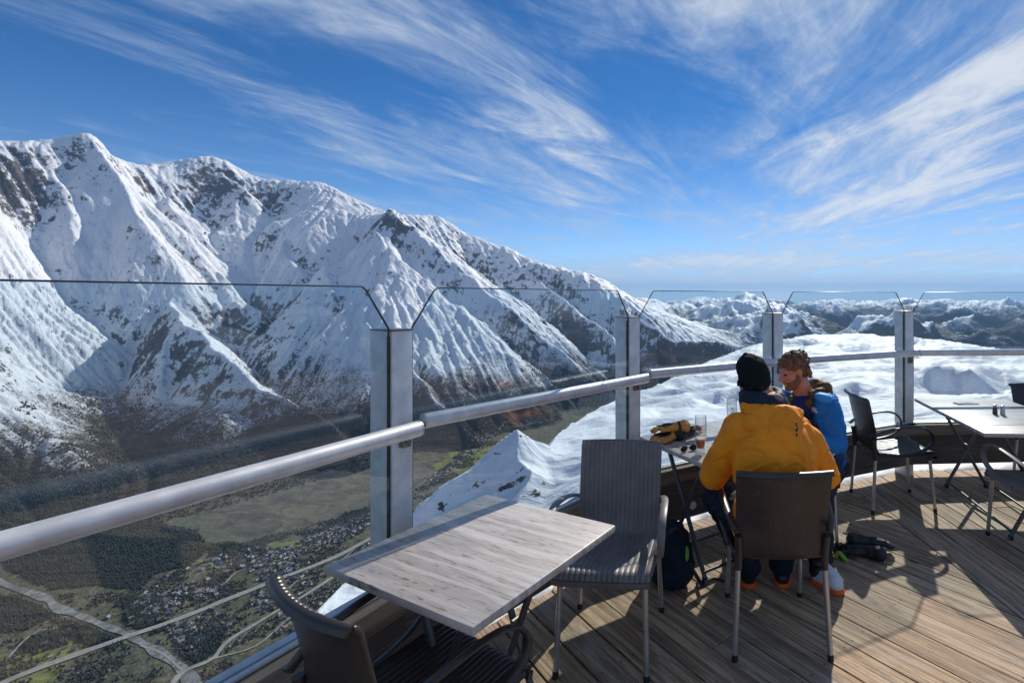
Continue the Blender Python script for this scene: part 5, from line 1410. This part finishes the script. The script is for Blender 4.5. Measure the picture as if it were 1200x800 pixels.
def inpoly(px, py, poly):
    c = np.zeros(px.shape,bool); n = len(poly)
    for i in range(n):
        x0,y0 = poly[i]; x1,y1 = poly[(i+1)%n]
        c ^= ((y0>py)!=(y1>py)) & (px < (x1-x0)*(py-y0)/((y1-y0)+1e-9)+x0)
    return c
def scatter(poly, n, dens=None):
    P = [W(x,y,VAL) for x,y in poly]; xs = [p[0] for p in P]; ys = [p[1] for p in P]; ox, oy = [], []
    while len(ox) < n:
        x = rv.uniform(min(xs),max(xs),4*n); y = rv.uniform(min(ys),max(ys),4*n); k = inpoly(x,y,P)
        if dens is not None: k &= rv.random(4*n) < dens(x,y)
        ox += list(x[k]); oy += list(y[k])
    ox, oy = np.array(ox[:n]), np.array(oy[:n]); k = clear(ox,oy); return ox[k], oy[k]
WAYS = WAYLIST
VILLAGE = [(150,712),(195,672),(240,655),(290,640),(330,640),(390,618),(447,592),(480,600),(440,660),(400,705),(350,735),(280,752),(225,770),(200,745)]
# houses: nearest as things, the rest as one mass of roofs
hx, hy = scatter(VILLAGE, 1500, lambda x,y: sstep(-.6,.3,fbm(x/260,y/260,3,.5,2,301)))
hx2, hy2 = scatter([(0,795),(0,760),(60,740),(150,700),(330,800),(250,820)], 70); hx = np.concatenate([hx2,hx]); hy = np.concatenate([hy2,hy])
ex = scatter([(455,600),(480,585),(560,530),(600,500),(560,520),(500,560)], 200); hx = np.concatenate([hx,ex[0]]); hy = np.concatenate([hy,ex[1]])
def house_bm(bm, M, s, wallm=0, roofm=1):
    l,w,h,e = 14*s,10.5*s,6.5*s,4.2*s
    v = [bm.verts.new(M @ Vector(p)) for p in ((-l/2,-w/2,-3),(l/2,-w/2,-3),(l/2,w/2,-3),(-l/2,w/2,-3),(-l/2,-w/2,h),(l/2,-w/2,h),(l/2,w/2,h),(-l/2,w/2,h),(-l/2,0,h+e),(l/2,0,h+e))]
    for q in ((0,1,5,4),(2,3,7,6)): bm.faces.new([v[i] for i in q]).material_index = wallm
    for q in ((1,2,6,9,5),(3,0,4,8,7)): bm.faces.new([v[i] for i in q]).material_index = wallm
    o = 1.3*s; k = o*e/(w/2)
    r = [bm.verts.new(M @ Vector(p)) for p in ((-l/2-o,-w/2-o,h-k+.4),(l/2+o,-w/2-o,h-k+.4),(l/2+o,0,h+e+.4),(-l/2-o,0,h+e+.4),(-l/2-o,w/2+o,h-k+.4),(l/2+o,w/2+o,h-k+.4))]
    for q in ((0,1,2,3),(3,2,5,4)): bm.faces.new([r[i] for i in q]).material_index = roofm
WALLS = [simple('pale_render',(.30,.27,.23),.85),simple('chalet_wood',(.12,.07,.04),.85),simple('grey_render',(.22,.205,.19),.85)]
ROOFS = [simple('slate_roof',(.10,.10,.11),.7),simple('brown_tile_roof',(.12,.07,.05),.8),simple('light_tin_roof',(.24,.24,.245),.7)]
order = np.argsort(hx**2+hy**2); hz = ground(hx,hy)
protos = []
HL = ['chalet with pale walls and a dark slate roof in the valley village','wooden chalet with a brown roof in the valley village','grey house with a light roof in the valley village']
for k in range(3):
    bm = bmesh.new(); house_bm(bm, Matrix(), 1.0); me = bpy.data.meshes.new('house'); bmesh.ops.recalc_face_normals(bm,faces=bm.faces); bm.to_mesh(me); bm.free()
    me.materials.append(WALLS[k]); me.materials.append(ROOFS[k]); protos.append(me)
for n_,i in enumerate(order[:300]):
    k = n_ % 3; o = link('house', protos[k]); s = rv.uniform(.75,1.3); o.location = (hx[i],hy[i],float(hz[i])); o.rotation_euler = (0,0,rv.choice([.3,1.87,.9,2.4])+rv.normal()*.15)
    o.scale = (s,s,s*rv.uniform(.85,1.15)); tag(o, HL[k], 'house', ['pale valley chalets','wooden valley chalets','grey valley houses'][k])
bm = bmesh.new()
for n_,i in enumerate(order[300:]):
    s = rv.uniform(.8,1.5); house_bm(bm, Matrix.Translation((hx[i],hy[i],float(hz[i]))) @ Matrix.Rotation(rv.uniform(0,PI),4,'Z'), s, n_%3, 3+n_%3)
tag(obj('distant_village', bm, WALLS+ROOFS, None, smooth=False), kind='stuff', label='mass of small roofs of the village further up the valley', cat='village')
# woods: thousands of small crowns
def crowns(name, x, y, h, r, mat, label, ball=False):
    n = len(x); z = ground(x,y); m = 6; a = np.arange(m)*2*PI/m
    base = np.zeros((n,m,3)); jit = rv.uniform(.7,1.3,(n,m))
    base[...,0] = x[:,None]+np.cos(a)*r[:,None]*jit; base[...,1] = y[:,None]+np.sin(a)*r[:,None]*jit; base[...,2] = z[:,None]+(h*.45)[:,None] if ball else z[:,None]+1
    tip = np.stack([x+rv.normal(size=n)*.6,y,z+h],1)[:,None]; foot = np.stack([x,y,z-1],1)[:,None]
    co = np.concatenate([base,tip,foot],1).reshape(-1,3); F_ = []
    for k in range(m):
        F_.append([k,(k+1)%m,m]); F_.append([(k+1)%m,k,m+1])
    F_ = np.array(F_)[None]+(np.arange(n)*(m+2))[:,None,None]; F_ = F_.reshape(-1,3).astype(np.int32)
    me = bpy.data.meshes.new(name); me.vertices.add(len(co)); me.vertices.foreach_set('co',co.astype(np.float32).ravel())
    me.loops.add(F_.size); me.loops.foreach_set('vertex_index',F_.ravel()); me.polygons.add(len(F_)); me.polygons.foreach_set('loop_start',np.arange(0,F_.size,3,dtype=np.int32))
    me.update(calc_edges=True); me.materials.append(mat); return tag(link(name,me),label,'trees',None,'stuff')
fir = gmat('fir_needles',(.012,.022,.014),(.035,.045,.022),.05); bare = gmat('bare_larch_and_birch',(.045,.035,.026),(.105,.080,.055),.04)
X_,Y_ = [],[]
for poly,n in FORESTS:
    a,b = scatter(poly,n); X_.append(a); Y_.append(b)
X_ = np.concatenate(X_); Y_ = np.concatenate(Y_); n = len(X_)
crowns('valley_conifers', X_, Y_, rv.uniform(11,23,n), rv.uniform(3.2,5.5,n), fir, 'dark conifer woods on the valley floor')
a,b = scatter([(-40,840),(-40,700),(165,690),(260,640),(450,590),(600,490),(560,560),(450,680),(330,800),(250,830)], 9000, lambda x,y: sstep(-.1,.5,fbm(x/180,y/180,4,.55,2,331)))
n = len(a); crowns('bare_trees', a, b, rv.uniform(7,14,n), rv.uniform(3,6,n), bare, 'leafless brown trees scattered between the houses', True)
a,b = scatter([(-40,840),(-40,700),(165,690),(260,640),(450,590),(450,680),(330,800),(250,830)], 3500, lambda x,y: sstep(.0,.5,fbm(x/140,y/140,4,.55,2,341)))
n = len(a); crowns('scattered_conifers', a, b, rv.uniform(9,18,n), rv.uniform(2.8,4.5,n), fir, 'single dark conifers between houses and fields')

# forest climbing the lower slopes
rr_ = rv.uniform(2600,7600,90000); uu_ = rv.uniform(-1.45,-.22,90000); xx_ = rr_*uu_; zz_ = ground(xx_,rr_)
lim = VAL+430+260*fbm(xx_/600,rr_/600,3,.5,2,351)+160*pnoise(xx_/140,rr_/140,352)
k_ = (zz_ > VAL+25)&(zz_ < lim)&(rv.random(90000) < .35+.9*sstep(-.3,.4,fbm(xx_/220,rr_/220,3,.55,2,353)))
xx_,rr_ = xx_[k_][:34000],rr_[k_][:34000]; n = len(xx_); h_ = n*3//5
crowns('slope_conifers', xx_[:h_], rr_[:h_], rv.uniform(13,26,h_), rv.uniform(4,7,h_), fir, 'dark conifer forest climbing the lower mountain slopes')
crowns('slope_larches', xx_[h_:], rr_[h_:], rv.uniform(11,22,n-h_), rv.uniform(4,7,n-h_), bare, 'brown leafless larches among the conifers on the slopes', True)

# thin mountain air
def haze():
    bm = bmesh.new(); zlo = float(np.nanmin(TZ))-60; zhi = max(2600.0, float(np.nanmax(TZ))+60)
    R_ = 125000
    box(bm,(0,0,(zlo+zhi)/2),(2*R_,2*R_,zhi-zlo)); m = bpy.data.materials.new('air'); m.use_nodes = True; nt = NT(m.node_tree); nt.n.clear()
    out = nt.add('ShaderNodeOutputMaterial'); v = nt.add('ShaderNodeVolumePrincipled')
    v.inputs['Color'].default_value = (.34,.60,1.0,1); v.inputs['Density'].default_value = HAZE; v.inputs['Anisotropy'].default_value = .2
    nt.l.new(v.outputs[0], out.inputs['Volume'])
    o = obj('haze', bm, m, None, smooth=False); tag(o,'thin blue mountain air between the terrace and the peaks','haze',None,'stuff')
HAZE = 1.45e-5
haze()
# ================================================================== SKY, SUN, CAMERA
def world():
    w = bpy.data.worlds.new('World'); sc.world = w; w.use_nodes = True
    nt = NT(w.node_tree); nt.n.clear()
    out = nt.add('ShaderNodeOutputWorld')
    sky = nt.add('ShaderNodeTexSky'); sky.sky_type = 'NISHITA'; sky.sun_disc = False
    sky.sun_elevation = SUN_EL; sky.sun_rotation = SUN_AZ
    sky.altitude = 2525; sky.air_density = 1.0; sky.dust_density = .35; sky.ozone_density = 2.2
    tc = nt.add('ShaderNodeTexCoord').outputs['Generated']
    s = nt.add('ShaderNodeSeparateXYZ', ins={0:tc}); x,y,z = s.outputs
    zz = nt.math('ADD', nt.math('MAXIMUM', z, 0.0), .09)
    px = nt.math('DIVIDE', x, zz); py = nt.math('DIVIDE', y, zz)
    # cirrus sheet on a plane high above, fibres combed along one wind direction
    a = math.radians(-12)
    def comb(ang, sx, sy, off=(0,0)):
        c, sn = math.cos(ang), math.sin(ang)
        uu = nt.math('ADD', nt.math('MULTIPLY', px, c*sx), nt.math('MULTIPLY', py, -sn*sx))
        vv = nt.math('ADD', nt.math('MULTIPLY', px, sn*sy), nt.math('MULTIPLY', py, c*sy))
        return nt.add('ShaderNodeCombineXYZ', ins={0:nt.math('ADD',uu,off[0]),1:nt.math('ADD',vv,off[1])}).outputs[0]
    A = nt.noise(comb(math.radians(24),1.25,.46,(3.1,7.7)), 1.8, 12, .64, 1.0)
    B = nt.noise(comb(math.radians(-12),1.5,.44,(1.7,2.2)), 2.0, 12, .66, .9)
    C = nt.noise(comb(math.radians(10),.5,.4,(5.3,.4)), .95, 3, .5, .3)
    wB = nt.smooth(px, -.1, .8); wB2 = nt.math('ADD', nt.math('MULTIPLY',wB,.65), .02)
    dens = nt.math('ADD', nt.math('ADD', nt.math('MULTIPLY',A,nt.math('SUBTRACT',.85,nt.math('MULTIPLY',wB,.65))), nt.math('MULTIPLY',B,wB2)), nt.math('MULTIPLY',C,.36))
    E_ = nt.noise(comb(math.radians(15),3.2,1.3,(9.1,4.2)), 3.0, 8, .7, 1.2)
    dens = nt.math('ADD', dens, nt.math('MULTIPLY', nt.math('SUBTRACT', E_, .5), .16))
    dens = nt.math('ADD', dens, .075)
    dens = nt.math('ADD', dens, nt.math('MULTIPLY', nt.smooth(nt.math('MULTIPLY',y,-1.0), -.1, .6), .03))  # unseen extra cloud added behind the camera as neutral fill light
    def blob(px_,py_,rx,ry,rot,amt):
        # a thicker bank centred on a sky direction
        d = Vector(((px_-CX)/F,1,-(py_-HY)/F)).normalized()
        r = Vector((d.y,-d.x,0)).normalized(); up = r.cross(d)
        ca,sa = math.cos(rot),math.sin(rot)
        r2 = r*ca+up*sa; u2 = up*ca-r*sa
        dr = nt.vmath('DOT_PRODUCT', tc, tuple(r2)); n1 = nt.n[-1].outputs['Value']
        nt.vmath('DOT_PRODUCT', tc, tuple(u2)); n2 = nt.n[-1].outputs['Value']
        nt.vmath('DOT_PRODUCT', tc, tuple(d)); n3 = nt.n[-1].outputs['Value']
        q = nt.math('ADD', nt.math('POWER', nt.math('DIVIDE',n1,rx),2.0), nt.math('POWER', nt.math('DIVIDE',n2,ry),2.0))
        g = nt.math('MULTIPLY', nt.math('EXPONENT', nt.math('MULTIPLY', q, -1.0)), nt.math('GREATER_THAN', n3, 0.0))
        return nt.math('MULTIPLY', g, amt)
    for bl in [(1090,170,.34,.11,math.radians(36),.16),(900,60,.5,.12,0,.05),(640,165,.12,.05,math.radians(-20),.10),(560,120,.35,.07,math.radians(-24),.09),(250,70,.25,.05,math.radians(-18),.06),(30,60,.35,.12,0,-.10),(150,150,.25,.05,math.radians(-8),-.05),(780,100,.12,.06,0,-.09),(1000,240,.3,.03,math.radians(10),.06),(860,170,.1,.03,0,.08),(930,307,.55,.016,0,.20),(1000,331,.6,.012,0,.22),(700,322,.3,.01,0,.12),(850,130,.05,.05,0,-.03)]:
        dens = nt.math('ADD', dens, blob(*bl))
    cov = nt.smooth(dens, .58, .95)
    cov = nt.math('MULTIPLY', cov, nt.smooth(z, -.01, .03))
    cloudc = nt.mix(nt.smooth(dens,.7,1.0), (2.5,3.1,4.0), (4.6,4.7,4.8))
    vsky = nt.vmath('MULTIPLY', sky.outputs[0], nt.mix(nt.smooth(z,-.03,.36),(.52,.62,.72),(.098,.325,.525)))
    col = nt.mix(nt.math('MULTIPLY',cov,.86), vsky, cloudc)
    bg = nt.add('ShaderNodeBackground', ins={0:col, 1:.15}); nt.l.new(bg.outputs[0], out.inputs[0])
world()
sun = bpy.data.lights.new('sun','SUN'); sun.energy = 3.9; sun.angle = math.radians(.53); sun.color = (1,.935,.83)
so = bpy.data.objects.new('sun', sun); COL.objects.link(so)
tosun = Vector((math.sin(SUN_AZ)*math.cos(SUN_EL), math.cos(SUN_AZ)*math.cos(SUN_EL), math.sin(SUN_EL)))
so.rotation_euler = tosun.to_track_quat('Z','Y').to_euler()
cam = bpy.data.cameras.new('camera'); co = bpy.data.objects.new('camera', cam); COL.objects.link(co)
cam.sensor_width = 36; cam.lens = 36*F/1200; cam.shift_x = (600-CX)/1200; cam.shift_y = (HY-400)/1200
cam.clip_start = .05; cam.clip_end = 300000
co.location = (0,0,EYE); co.rotation_euler = (PI/2,0,0); sc.camera = co
vs = sc.view_settings; vs.view_transform = 'Standard'; vs.look = 'None'; vs.exposure = .3; vs.gamma = 1
